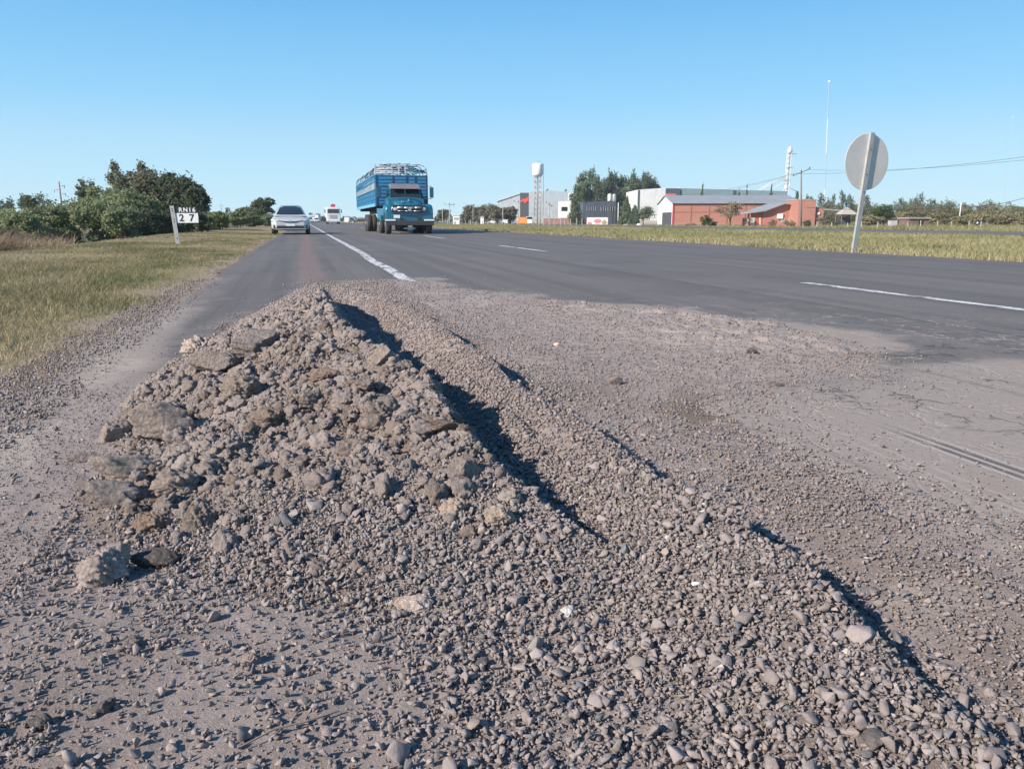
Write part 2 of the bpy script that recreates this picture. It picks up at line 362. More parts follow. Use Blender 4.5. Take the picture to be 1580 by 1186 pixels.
sx=np.linspace(30.9,40.6,6); RX3,RY3=np.meshgrid(sx,np.array([-60,0,60,120,300,800,1470.]))
tag(mesh_np('opposite_road',np.stack([RX3,RY3,np.full_like(RX3,-.01)],-1).reshape(-1,3),gridfaces(7,6),M_asph2),kind='structure')
# paint
def strip(name,pts,wd,jit=.012,step=.12):
    V=[];k=0
    for (a,b) in zip(pts[:-1],pts[1:]):
        a=Vector(a);b=Vector(b);n=max(2,int((b-a).length/step)) if a.y<30 else max(2,int((b-a).length/3)); 
        for i in range(n+(1 if b==Vector(pts[-1]) else 0)):
            q=a.lerp(b,i/n); V.append(q)
    P=[];F=[]
    for i,q in enumerate(V):
        l=wd/2+random.uniform(-jit,jit); r=wd/2+random.uniform(-jit,jit); P+= [(q.x-l,q.y,.004),(q.x+r,q.y,.004)]
        if i: F.append((2*i-2,2*i-1,2*i+1,2*i))
    tag(mesh_np(name,P,F,M_paint),kind='structure')
strip('edge_line',[(1.07,8.0,0),(1.09,9.2,0),(1.10,11,0),(1.06,13,0),(1.13,16,0),(1.12,20,0),(1.10,30,0),(1.1,60,0),(1.1,300,0),(1.1,1400,0)],.15)
y=-4.0
for i,(a,b) in enumerate([(4.2,7.2),(16,20.2),(28.5,33.5),(42,46),(55,59),(68,72),(81,85),(94,98),(120,124)]):
    strip('lane_dash',[(5.12 if a<10 else 4.98,a,0),(5.12 if a<10 else 4.98,b,0)],.12)
for i in range(6): strip('lane_dash',[(3.1,95+i*14,0),(3.1,99+i*14,0)],.12)
# ---------------------------------------------------------------- dirt patch and the two heaps
def crest(Y):  return np.interp(Y,[.9,1.25,1.45,1.7,2.2,2.7,2.95,3.4,5.4,7.2],[.66,.55,.46,.40,.32,.25,.15,.09,.07,.03])
def mheight(Y):return np.interp(Y,[1.0,1.25,1.45,1.65,2.0,2.3,2.7,3.2,4.2,5.0,5.7,6.4,7.3],[0,.045,.07,.092,.120,.142,.162,.205,.235,.235,.205,.10,0])
def lwid(Y):   return np.interp(Y,[1.0,1.3,1.6,2.0,2.6,3.5,4.3,5.3,6.2,7.3],[.50,.80,.94,.96,.92,.80,.70,.56,.40,.12])
def mound(X,Y):
    c=crest(Y)+.04*fbm(X*0,Y,2.2,3,41); h=mheight(Y)*(1+.28*fbm(X,Y,2.0,3,42)*smooth(5.5,3.5,Y)); lw=lwid(Y); rw=np.maximum(h/1.35,.02)
    t=np.where(X<c,(c-X)/lw,(X-c)/rw)
    s=np.clip(1-t,0,1); pr=np.where(X<c,.55*s+.45*smooth(0,1,s),s)
    m=h*pr; return m, np.where(t<1.15,1.,0.)*(h>.004)
def ridge2(X,Y):
    c=np.interp(Y,[.3,.7,1.1,2.0,3.0,5,6.8,8],[.78,.76,.77,.74,.69,.65,.42,.2])+.035*fbm(X*0,Y,1.6,3,51)+.015*fbm(X*0,Y,7,3,53)
    h=np.interp(Y,[.2,.6,.85,1.05,1.3,1.55,2.2,3.5,5,6.5,8],[.015,.028,.045,.072,.082,.070,.080,.098,.098,.07,.015])*(1+.32*fbm(X*0,Y,3,3,52))
    t=X-c; L=np.clip(1+t/(.24+.14*smooth(1.6,1.0,Y)),0,1); Rr=np.clip(1-t/.055,0,1)
    a=np.where(t<0,L*L*(3-2*L),Rr)*h
    # a smaller ridge hugging the mound's foot and a last low one on the right
    c2=np.interp(Y,[1.6,2.3,3.5,5,6.8],[.60,.60,.55,.50,.34]); a2=np.where(X<c2,np.clip(1-(c2-X)/.10,0,1),np.clip(1-(X-c2)/.035,0,1))*.055*smooth(1.6,2.2,Y)*smooth(7.5,6,Y)
    c3=np.interp(Y,[.6,1.2,1.8],[1.08,1.16,1.28])+.03*vn(Y*4,Y*0,3); a3=np.where(X<c3,np.clip(1-(c3-X)/.22,0,1),np.clip(1-(X-c3)/.05,0,1))*.035*smooth(2.3,1.7,Y)
    return np.maximum(np.maximum(a,a2),a3)
def base(X,Y,fine=True):
    s=polysd(X,Y,SPREAD)+.16*fbm(X,Y,1.3,4,131)+.16*fbm(X,Y,4.2,5,61)
    z=-.014+.026*smooth(-.14,.40,s)
    z=z+.012*fbm(X,Y,1.7,4,62)*smooth(0,.3,s)
    z=z-.012*smooth(-.8,-1.05,X)        # falls away at the shoulder
    rg=smooth(1.25,2.2,X)*smooth(2.9,3.6,Y)   # broken asphalt area on the right
    if fine:
        z=z+smooth(0,.1,s)*(.0060*fbm(X,Y,18,4,63)+.024*rg*cells(X+.04*fbm(X,Y,5,3,65),Y*1.0,6,64)*(.4+smooth(-.2,.3,fbm(X,Y,1.5,3,66)))+.012*rg*cells(X,Y,17,67))
    return z
def rough(X,Y):              # lumpy detail of the mound
    wx=X+.03*fbm(X,Y,9,3,75);wy=Y+.03*fbm(X,Y,9,3,76)
    return .046*cells(wx,wy,6,71)+.030*cells(wx,wy,12,72)+.016*cells(wx,wy,26,73)+.03*fbm(X,Y,9,5,74,.62)-.012
def clody(X,Y):  # where the mound is crumbly earth (left part) rather than loose gravel
    return smooth(1.45,1.9,Y)*smooth(.62,.3,X)*smooth(5.0,3.6,Y)
def HM(X,Y,fine=True):
    m,k=mound(X,Y); a=m/.16
    r=rough(X,Y)*np.clip(a,0,1)**.6*(.30+.70*clody(X,Y))*(1-.75*smooth(.02,.10,X-crest(Y))*smooth(2.6,3.2,Y))*(1-.5*smooth(3.8,4.6,Y)) if fine else 0.02*np.clip(a,0,1)
    return m+r-.012
def H(X,Y):
    X=np.asarray(X,float);Y=np.asarray(Y,float)
    b=base(X,Y); return np.maximum(np.maximum(b,b+ridge2(X,Y)),b+HM(X,Y))
def fan(y0,y1,ratio,x0f,x1f,nc):
    Y=[y0]
    while Y[-1]<y1: Y.append(Y[-1]*ratio)
    Y=np.array(Y); s=np.linspace(0,1,nc); X=x0f(Y)[:,None]*(1-s)+x1f(Y)[:,None]*s
    return X,np.repeat(Y[:,None],nc,1)
X,Y=fan(.36,9.9,1.0060,lambda y:np.full_like(y,-1.62),lambda y:1.4+.42*y,520)
Z=base(X,Y)
brown=np.zeros_like(X)
for (bx,by,br,bw) in ((1.42,2.35,.34,1.),(1.30,1.80,.34,1.),(1.0,2.7,.25,.4),(.6,.85,.15,.3),(-.3,1.1,.2,.2)):
    brown=np.maximum(brown,bw*smooth(1,.2,np.hypot((X-bx),(Y-by)*.8)/br+.5*fbm(X,Y,5,4,81)))
pale=np.maximum(.7*smooth(-.66,-.82,X)*smooth(.9,1.6,Y)*smooth(3.4,2.6,Y),.5*smooth(.3,.6,fbm(X,Y,1.6,4,82)+.3*smooth(1.5,2.4,X)))
pale=np.maximum(pale,.25*smooth(1.3,2.2,X)*smooth(2.5,3.2,Y))
brown=np.maximum(brown,.45*smooth(-.95,-1.3,X)*smooth(3,6,Y))
keep=dict(brown=brown.ravel(),pale=pale.ravel())
F=gridfaces(*X.shape)
tag(mesh_np('dirt_patch',np.stack([X,Y,Z],-1).reshape(-1,3),F,M_dirt,smooth=True,attrs=keep),kind='structure')
def heap(name,fn,y0,y1,xa,xb,ratio,nc,label,cat):
    X,Y=fan(y0,y1,ratio,xa,xb,nc); b=base(X,Y); a=fn(X,Y); Z=b+a
    q=(a>.0)
    F=gridfaces(*X.shape); F=F[q.ravel()[F].any(1)]
    u,inv=np.unique(F,return_inverse=True); V=np.stack([X,Y,Z],-1).reshape(-1,3)[u]
    br=(.65*smooth(.05,.45,fbm(X,Y,3.2,4,91)+.22*clody(X,Y))).ravel()[u]*(1 if name=='dirt_mound' else .3); pl=(.55*smooth(.1,.5,fbm(X,Y,6,4,92))).ravel()[u]
    return tag(mesh_np(name,V,inv.reshape(-1,4),M_clod,smooth=True,attrs=dict(brown=br,pale=pl)),label,cat)
heap('dirt_mound',lambda X,Y:HM(X,Y),.95,7.4,lambda y:np.interp(y,[1,1.6,3.5,5,7.4],[-.35,-.68,-.78,-.5,-.2]),lambda y:np.interp(y,[.95,1.4,2,7.4],[.85,.75,.65,.5]),1.0022,520,
  'long lumpy mound of grey brown dirt and broken asphalt heaped on the shoulder','dirt mound')
heap('gravel_windrow',lambda X,Y:ridge2(X,Y)-.0015,.36,8.1,lambda y:np.interp(y,[.4,8],[.35,.2]),lambda y:np.interp(y,[.4,2,8],[1.2,1.36,.9]),1.0045,240,
  'low narrow ridge of loose grey gravel running along the right of the big dirt mound','gravel ridge')
def hit(px,py):
    r=np.array(ray(px,py)); r/=np.linalg.norm(r); t=np.linspace(.5,14,5400); p=r[None]*t[:,None]; p[:,2]+=CAM_H
    i=np.argmax(p[:,2]<H(p[:,0],p[:,1])); return Vector(p[i]), t[i]
# ---------------------------------------------------------------- stones
import bmesh
def ico(sub):
    bm=bmesh.new(); bmesh.ops.create_icosphere(bm,subdivisions=sub,radius=1); V=np.array([v.co[:] for v in bm.verts]); F=np.array([[v.index for v in f.verts] for f in bm.faces]); bm.free(); return V,F
ICO={k:ico(k) for k in (1,2,3,4,5)}
def n3(P,f,s):
    return vn(P[:,0]*f+P[:,2]*f*.73+3.1*s,P[:,1]*f-P[:,2]*f*.61,s)+vn(P[:,2]*f+1.7*s,P[:,0]*f*.8+P[:,1]*f*.5,s+3)
def cutstone(sub,seed,ncut=9,lo=.45,hi=.8,rough=.05):
    g=np.random.default_rng(seed); V,F=ICO[sub]; V=V.copy()
    for _ in range(ncut):
        n=g.normal(size=3);n/=np.linalg.norm(n);d=g.uniform(lo,hi);k=V@n; o=k>d; V[o]-=np.outer(k[o]-d,n)
    V*= (1+rough*n3(V,2.3,seed))[:,None]; V*=np.array([1,g.uniform(.65,.95),g.uniform(.45,.8)]); return V/np.abs(V).max(),F
def crumb(sub,seed,amp=.35):
    V,F=ICO[sub]; d=1+amp*n3(V,1.6,seed)+amp*.6*n3(V,3.7,seed+1)+amp*.35*n3(V,8,seed+2)+amp*.22*n3(V,17,seed+4)
    g=np.random.default_rng(seed); V=V*d[:,None]*np.array([1,g.uniform(.7,1),g.uniform(.55,.85)]); return V/np.abs(V).max(),F
def hull(npt,seed,bev=0,sub=0):
    g=np.random.default_rng(seed); P=g.normal(size=(npt,3)); P/=np.linalg.norm(P,axis=1)[:,None]; P*=g.uniform(.8,1.05,(npt,1))
    P=P*np.array([1,g.uniform(.6,.9),g.uniform(.38,.72)])
    bm=bmesh.new(); [bm.verts.new(p) for p in P]
    r=bmesh.ops.convex_hull(bm,input=bm.verts); bmesh.ops.delete(bm,geom=[v for v in bm.verts if not v.link_faces],context='VERTS')
    if bev: bmesh.ops.bevel(bm,geom=bm.edges[:]+bm.verts[:],offset=bev,segments=1,affect='EDGES',profile=.5,clamp_overlap=True)
    bmesh.ops.triangulate(bm,faces=bm.faces[:])
    if sub: bmesh.ops.subdivide_edges(bm,edges=bm.edges[:],cuts=1); bmesh.ops.triangulate(bm,faces=bm.faces[:])
    bm.verts.index_update(); V=np.array([v.co[:] for v in bm.verts]); F=np.array([[v.index for v in f.verts] for f in bm.faces]); bm.free()
    V=V-V.mean(0)
    if sub: V=V*(1+.07*n3(V,3.1,seed))[:,None]
    return V/np.abs(V).max(),F
PRO={0:[hull(8,700+i) for i in range(12)],1:[hull(9,720+i) for i in range(24)],2:[hull(10,750+i,.022) for i in range(30)],3:[hull(11,790+i,.03,1) for i in range(20)]}
CRB={k:[crumb(k,500+i,.50) for i in range(10)] for k in (2,3,4)}
def rotm(n,tilt=1.0):
    a=rng.uniform(0,2*np.pi,n); b=rng.normal(0,.35*tilt,n); c=rng.normal(0,.35*tilt,n)
    ca,sa,cb,sb,cc,sc_=np.cos(a),np.sin(a),np.cos(b),np.sin(b),np.cos(c),np.sin(c)
    M=np.zeros((n,3,3)); M[:,0,0]=ca*cb;M[:,0,1]=ca*sb*sc_-sa*cc;M[:,0,2]=ca*sb*cc+sa*sc_;M[:,1,0]=sa*cb;M[:,1,1]=sa*sb*sc_+ca*cc;M[:,1,2]=sa*sb*cc-ca*sc_;M[:,2,0]=-sb;M[:,2,1]=cb*sc_;M[:,2,2]=cb*cc
    return M
def merge(protos,P,S,tint,tilt=1.0):
    """P centres (n,3), S radii, tint (n,3)"""
    Vs=[];Fs=[];Ts=[];off=0; idx=rng.integers(0,len(protos),len(P)); M=rotm(len(P),tilt)
    for k,(V,F) in enumerate(protos):
        s=np.where(idx==k)[0]
        if not len(s): continue
        W=np.einsum('nij,vj->nvi',M[s],V)*S[s][:,None,None]+P[s][:,None,:]
        Vs.append(W.reshape(-1,3)); Fs.append((F[None]+(np.arange(len(s))*len(V))[:,None,None]).reshape(-1,F.shape[1])+off); off+=len(s)*len(V)
        Ts.append(np.repeat(np.concatenate([tint[s],np.ones((len(s),1))],1),len(V),0))
    return np.concatenate(Vs),np.concatenate(Fs),np.concatenate(Ts)
def inview(X,Y,m=.32):
    fx=X*_F[0]+Y*_F[1]-(-CAM_H)*0; w_=X*_F[0]+Y*_F[1]+(-CAM_H)*_F[2]; u=(X*_R[0]+Y*_R[1])/w_; v=(X*_U[0]+Y*_U[1]-CAM_H*_U[2])/w_
    return (w_>.2)&(abs(u)<790/FPX+m)&(v>-593/FPX-m)
def stone_dens(X,Y):
    m,_=mound(X,Y); on=m>.01
    nz=fbm(X,Y,2.5,4,101)
    g=smooth(-.05,.22,X+.10*nz+.25*smooth(1.1,1.35,Y))*smooth(1.02,.80,X+.06*nz)             # the gravel band
    g=np.maximum(g*(1-on),on*(1-.72*clody(X,Y)))
    right=.42*(1-.55*smooth(1.2,1.8,X)*smooth(2.6,3.4,Y))*smooth(.8,.95,X)*smooth(1.9,1.0,X+.3*nz)*(1+.8*nz)*smooth(7,4.5,Y)+.12*smooth(4,8,Y)*0
    right=np.maximum(right,.24*smooth(.8,1,X))
    left=.20+.7*smooth(-.15,.35,nz)*smooth(1.7,1.2,Y)
    left=np.where(X<-.5,.42,left); sh=.75*smooth(-.80-.03*Y.clip(0,5),-.98-.03*Y.clip(0,5),X+.14*nz)*(.55+.45*smooth(-.2,.2,nz))
    d=np.maximum(np.where(X<.1,left,0),g); d=np.maximum(d,right*(X>.5)); d=np.maximum(d,sh*(X<-.8))
    return np.clip(d,0,1)
def stone_tint(n,X,Y):
    v=rng.normal(.250,.038,n).clip(.13,.36); t=np.stack([v*1.11,v*.93,v*.875],1)
    k=rng.random(n); b=k<.07; t[b]=np.stack([v[b]*.66,v[b]*.67,v[b]*.69],1)
    b=(k>.10)&(k<.20); t[b]=np.stack([v[b]*1.22,v[b]*1.0,v[b]*.84],1); b=k>.997; t[b]=np.stack([v[b]*0+.52,v[b]*0+.47,v[b]*0+.42],1)
    return t
def scatter(N,yr,sz,protos,emb=.35,lift=0,extra=None,tilt=1.6,sizepow=2.4):
    Y=np.exp(rng.uniform(np.log(yr[0]),np.log(yr[1]),N)); X=rng.uniform(-1.45,2.9,N)
    Y=yr[0]+(yr[1]-yr[0])*rng.random(N)
    s=polysd(X,Y,SPREAD)+.16*fbm(X,Y,1.3,4,131); k=(s>-.10-.55*rng.random(N)**3)&inview(X,Y)&(rng.random(N)<stone_dens(X,Y)*np.where(s<.0,.35,1))
    if extra is not None: k&=extra(X,Y)
    X=X[k];Y=Y[k]; n=len(X); r=sz[0]+(sz[1]-sz[0])*rng.random(n)**sizepow
    q=(X<.82+.22*rng.random(n))|(r<.0035+.0035*rng.random(n)**2+.0012*Y)|(rng.random(n)<.04); q&=(X>-.55)|(X<-.86)|(r<.0036)|(rng.random(n)<.08)|(mound(X,Y)[0]>.01)
    X=X[q];Y=Y[q];r=r[q];n=len(X)
    z=np.where((X>-1.27)&(X<4),np.maximum(H(X,Y),0.001),H(X,Y))+r*(.5-emb)+lift*rng.random(n)
    return merge(protos,np.stack([X,Y,z],1),r,stone_tint(n,X,Y),tilt),n
parts=[]; tot=0
big=lambda X,Y:(X>.0)
for (N,yr,sz,pr,emb,lift,ex) in (
    (60000,(.5,1.75),(.0016,.0038),PRO[0],.2,.001,None),
    (110000,(.5,1.75),(.0028,.0058),PRO[1],.25,.003,None),
    (34000,(.5,1.75),(.0050,.0092),PRO[2],.22,.007,None),
    (2000,(.5,1.75),(.0085,.0145),PRO[3],.2,.007,lambda X,Y:(X>-.1)&(X<1.0)|(rng.random(len(X))<.3)),
    (80000,(1.75,3.3),(.0032,.0072),PRO[1],.25,.002,None),
    (12000,(1.75,3.3),(.007,.0125),PRO[1],.22,.004,None),
    (420,(.6,1.75),(.014,.021),PRO[3],.15,.004,lambda X,Y:(X>-.2)&(X<.9)),
    (70000,(1.75,4.2),(.0019,.0042),PRO[0],.2,.001,lambda X,Y:(X<-.4)|(X>.8)),
    (60000,(3.3,6.0),(.0045,.0098),PRO[1],.25,.002,None),
    (26000,(6.0,9.5),(.007,.013),PRO[0],.25,.002,None)):
    (V,F,T),n=scatter(N,yr,sz,pr,emb,lift,ex); parts.append((V,F,T)); tot+=n
def join(parts):
    o=0;A=[];B=[];C=[]
    for V,F,T in parts: A.append(V);B.append(F+o);C.append(T);o+=len(V)
    return np.concatenate(A),np.concatenate(B),np.concatenate(C)
V,F,T=join(parts); print('stones',tot,'tris',len(F))
tag(mesh_np('gravel',V,F,M_stone,smooth=False,attrs=dict(tint=T)),'loose grey crushed stone gravel strewn over the dirt and heaps','gravel',kind='stuff')
# crumbly lumps of earth on the mound
def clodset(N,sz,protos,yr=(1.3,5.6),pw=2.0):
    Y=yr[0]+(yr[1]-yr[0])*rng.random(N); X=rng.uniform(-.8,.7,N); m,_=mound(X,Y)
    k=(m>.012)&((X<crest(Y)+.03)|(Y<2.7)|(rng.random(N)<.12))&((Y<3.6)|(sz[1]<.023)|(rng.random(N)<.15))&(rng.random(N)<(.10+.9*clody(X,Y))*(.4+1.2*smooth(-.3,.3,fbm(X,Y,3,3,120)))); X=X[k];Y=Y[k];n=len(X); r=sz[0]+(sz[1]-sz[0])*rng.random(n)**pw
    z=H(X,Y)+r*.12; b=rng.random(n)
    V,F,T=merge(protos,np.stack([X,Y,z],1),r,np.stack([b,rng.random(n),b],1),1.5); return V,F,T
c=join([clodset(15000,(.004,.010),CRB[2],(1.3,3.0)),clodset(6500,(.009,.022),CRB[3],(1.3,3.4)),clodset(1700,(.018,.044),CRB[4],(1.45,4.4)),clodset(9000,(.008,.020),CRB[2],(2.9,5.8))])
br=np.clip(c[2][:,0]*2.2-1.5,0,.6); pl=np.clip(c[2][:,1]*1.6-.9,0,.6)*(br<.05)
tag(mesh_np('dirt_crumbs',c[0],c[1],M_clod,smooth=True,attrs=dict(brown=br,pale=pl)),'crumbly lumps of grey brown earth covering the mound','dirt lumps',kind='stuff')
print('clod tris',len(c[1]))
# ---------------------------------------------------------------- rocks and lumps that single themselves out
def rockmat():
    m,t=newmat('rock_piece'); p=t.p; c=t.attr('tint',True); f=t.noise(22,8,.75); g=t.noise(90,6,.75)
    vo=t.n('TexVoronoi'); vo.inputs['Scale'].default_value=95; t.l(t.co(),vo.inputs['Vector']); vd=vo.outputs['Distance']
    c=t.mix(t.ramp(vo.outputs['Color'],[(.25,0.),(.75,.6)]),c,t.mix(1.,c,(.62,.62,.64),'MULTIPLY'))
    c=t.mix(t.ramp(f,[(.35,0.),(.65,1.)]),t.mix(1.,c,(.74,.73,.72),'MULTIPLY'),c); c=t.mix(t.math('MULTIPLY',t.ramp(g,[(.5,0.),(.7,1.)]),.5),c,(.33,.28,.25))
    t.l(c,p.inputs['Base Color']); p.inputs['Roughness'].default_value=.9; p.inputs['Specular IOR Level'].default_value=.2; t.bump(t.math('ADD',t.noise(90,9,.8),t.math('MULTIPLY',vd,-.5)),.010,1.0); return m
M_rock=rockmat()
def rock(name,cat,label,px,py,wpx,dims,style,tint,rz=0,seed=1,sink=.25,tilt=(0,0),group=None):
    P,t=hit(px,py); w_=wpx*t/FPX/2
    if style=='crumb': V,F=ICO[5]; V=V*(1+.34*n3(V,1.3,seed)+.26*n3(V,3.1,seed+1)+.20*n3(V,7,seed+2)+.14*n3(V,13,seed+3)+.09*n3(V,26,seed+4))[:,None]
    else:
        g=np.random.default_rng(seed); V,F=ICO[5]; V=V.copy()
        if style=='slab': V=np.sign(V)*np.abs(V)**.62
        for _ in range(8 if style=='slab' else 9):
            n=g.normal(size=3); n/=np.linalg.norm(n); d=g.uniform(.62,.9) if style=='slab' else g.uniform(.5,.82); k=V@n; o=k>d; V[o]-=np.outer((k[o]-d)*.93,n)
        V=V*(1+.14*n3(V,2.2,seed)+.09*n3(V,5,seed+1)+.07*n3(V,12,seed+2)+.045*n3(V,27,seed+3))[:,None]
    V=V/np.abs(V).max(0)*np.array([1,dims[0],dims[1]])*w_
    Mx=np.array(Euler((tilt[0],tilt[1],rz-PS)).to_matrix()); V=V@Mx.T
    z=float(H(P.x,P.y)); n=len(V); lm=sum(tint)/3; fa=1.25 if lm<.33 else 1.65; T=np.tile(np.array([min(.9,(tint[0]*.6+lm*.4)*fa),min(.86,(tint[1]*.6+lm*.4)*fa*.90),min(.84,(tint[2]*.6+lm*.4)*fa*.86),1.]),(n,1))
    bw=np.full(n,.0 if style=='pale' else .0)
    o=mesh_np(name,V,F,M_rock,smooth=True,attrs=dict(tint=T)); o.location=(P.x,P.y,z+w_*dims[1]*(.5-sink)*1.3)
    return tag(o,label,cat,group)
GB=(.30,.255,.215); PALE=(.40,.345,.29); GR=(.24,.215,.20); TAN=(.34,.26,.18); DK=(.15,.13,.115)
for a in [
 ('rough_stone','stone','pale crumbly stone standing at the lower left foot of the mound',165,893,86,(.75,.85),'crumb',(.40,.35,.31),.7,3,.25,(.3,-.2)),
 ('brown_rock','rock','dark brown block close beside the pale crumbly stone, long shadow to its right',240,872,64,(.6,.55),'rock',DK,.2,5,.25,(.1,.1)),
 ('asphalt_slab','broken asphalt','grey slab with a dark hollow under its front, lowest slab on the left foot',178,778,78,(.7,.62),'slab',(.27,.25,.235),.25,8,.2,(-.25,.2)),
 ('asphalt_slab','broken asphalt','thin pale slab lying between two larger slabs on the left flank',200,733,100,(.6,.42),'slab',(.36,.315,.27),.35,12,.2,(-.2,.15)),
 ('asphalt_slab','broken asphalt','largest flat slab, dusty grey, on the left flank of the mound',258,670,104,(.7,.60),'slab',(.31,.27,.235),.45,17,.2,(-.35,.25)),
 ('rough_stone','stone','rounded pale brown stone left of the largest slab',176,677,52,(.7,.75),'rock',(.37,.31,.25),.4,19,.2,(.2,.1)),
 ('flat_stone','stone','small flat grey stone lying alone at the left edge of the mound',128,711,40,(.6,.4),'slab',(.30,.26,.24),.3,23,.2,(0,0)),
 ('earth_lump','dirt lump','tan yellow crumbly lump above the dark brown block',232,815,50,(.7,.9),'crumb',(.36,.26,.165),.1,29,.25,(0,0)),
 ('earth_lump','dirt lump','pale gritty lump right of the thin slab',268,757,72,(.75,.7),'crumb',(.38,.32,.255),.5,31,.25,(0,0)),
 ('earth_lump','dirt lump','upright grey lump with a deep shadow on the lower left flank',306,812,58,(.75,1.0),'crumb',GB,.2,37,.3,(0,.1)),
 ('asphalt_block','broken asphalt','big smooth grey block near the top of the left flank',400,541,82,(.7,.62),'rock',(.27,.245,.225),.3,41,.22,(.1,.1)),
 ('asphalt_slab','broken asphalt','wide low slab with a black gap beneath it, below the smooth grey block',328,571,76,(.6,.5),'slab',(.32,.275,.235),.1,43,.15,(-.2,0)),
 ('earth_lump','dirt lump','beige lump on the far left edge above the slab with the black gap',305,545,48,(.7,.8),'crumb',PALE,.1,47,.2,(0,0)),
 ('earth_lump','dirt lump','large rounded beige lump in the middle of the left flank',372,612,74,(.8,.75),'crumb',(.35,.29,.225),.6,53,.2,(0,0)),
 ('earth_lump','dirt lump','brown lump with a smooth face in the middle of the mound',415,650,62,(.7,.6),'crumb',(.31,.235,.17),.3,59,.3,(0,0)),
 ('earth_lump','dirt lump','big grey lump right of the mound middle, shadow falling behind it',586,650,70,(.8,.85),'crumb',GB,.2,61,.25,(0,0)),
 ('clay_flake','clay piece','flat reddish brown flake leaning at the right edge of the crest',684,661,66,(.6,.28),'slab',(.31,.215,.165),.5,67,.1,(-.5,.1)),
 ('asphalt_block','broken asphalt','square sided block standing out on the front of the mound',716,735,68,(.75,.75),'rock',(.30,.26,.225),.15,71,.18,(.1,-.05)),
 ('earth_lump','dirt lump','small cube like lump at the lower end of the dark crest shadow',592,561,42,(.8,.85),'rock',(.33,.28,.23),.2,73,.1,(0,0)),
 ('earth_lump','dirt lump','grey lump at the crest just right of the cube like lump',625,573,34,(.8,.7),'crumb',GR,.2,74,.1,(0,0)),
 ('earth_lump','dirt lump','brown lump nearest the crest above the broad grey lump',500,588,50,(.8,.7),'crumb',(.29,.21,.155),.2,79,.2,(0,0)),
 ('earth_lump','dirt lump','broad lump of grey earth below the brown lump of the crest',480,628,54,(.8,.75),'crumb',GB,.9,83,.2,(0,0)),
 ('earth_lump','dirt lump','round grey lump at the right edge between the flake and the crest shadow',545,700,54,(.8,.75),'crumb',GB,.5,85,.2,(0,0)),
 ('sandy_rock','rock','sandy beige rock at the right toe of the mound, left one of two',700,793,46,(.7,.8),'crumb',(.42,.335,.25),.2,89,.2,(0,0)),
 ('sandy_rock','rock','sandy beige rock at the right toe of the mound, right one of two',768,808,56,(.7,.8),'crumb',(.41,.33,.25),.4,97,.2,(0,0)),
 ('pale_rock','rock','pinkish white rock lying alone on the dark gravel in front',633,938,66,(.55,.5),'rock',(.58,.47,.39),.15,101,.2,(.2,.1)),
 ('white_stone','stone','small bright white stone on the gravel right of the pinkish rock',876,947,28,(.7,.6),'rock',(.70,.66,.60),.5,103,.1,(0,0)),
 ('white_stone','stone','light grey triangular stone on the gravel below the small white stone',948,1004,28,(.8,.7),'rock',(.50,.46,.43),1.2,107,.1,(.4,0)),
 ('white_stone','stone','tiny white stone on the crest of the gravel ridge',1083,794,14,(.7,.6),'rock',(.72,.69,.66),.2,109,.0,(0,0)),
 ('white_stone','stone','white stone in the dirt near the right edge of the picture',1569,847,14,(.6,.5),'rock',(.72,.68,.62),.2,113,.0,(0,0)),
 ('white_stone','stone','yellowish stone in the middle of the gravel spread',859,534,12,(.6,.6),'rock',(.55,.47,.33),.2,115,.0,(0,0)),
 ('grey_stone','stone','flat blue grey stone right of the gravel ridge',1338,917,34,(.6,.4),'slab',(.25,.26,.28),-.2,127,.1,(0,0)),
 ('grey_stone','stone','dark upright stone in the front gravel below the pinkish rock',745,1030,24,(.7,1.1),'rock',(.16,.16,.17),.2,131,.1,(0,0)),
 ('grey_stone','stone','dark grey stone alone on the sand, lower left',60,1120,32,(.7,.6),'rock',(.17,.165,.165),.2,137,.1,(0,0)),
 ('grey_stone','stone','grey stone with a long shadow on the sand left of the gravel',160,1097,30,(.7,.7),'rock',(.20,.19,.185),.7,139,.1,(0,0)),
 ('grey_stone','stone','rounded sand coloured stone on the sand below the pale crumbly stone',205,997,30,(.7,.7),'rock',(.28,.255,.235),.7,149,.1,(0,0)),
 ('earth_lump','dirt lump','small pale pitted lump on the sand at the edge of the gravel',388,1024,30,(.8,.7),'crumb',(.42,.33,.25),.7,151,.1,(0,0)),
 ('grey_stone','stone','large rounded stone half buried in the front gravel near the bottom',1345,1150,50,(.7,.6),'rock',(.25,.23,.215),.4,157,.3,(0,0)),
 ('asphalt_lump','broken asphalt','dark lump on the gravel right of the ridge, upper one',950,592,22,(.7,.6),'rock',(.17,.14,.125),.4,163,.1,(0,0)),
 ('asphalt_lump','broken asphalt','dark rounded lump among the broken asphalt on the right',1160,545,22,(.7,.55),'rock',(.15,.13,.12),.4,167,.1,(0,0)),
 ('asphalt_lump','broken asphalt','low dark lump at the lower edge of the broken asphalt',1195,597,30,(.7,.4),'rock',(.19,.165,.15),.4,173,.2,(0,0)),
 ]: rock(*a)
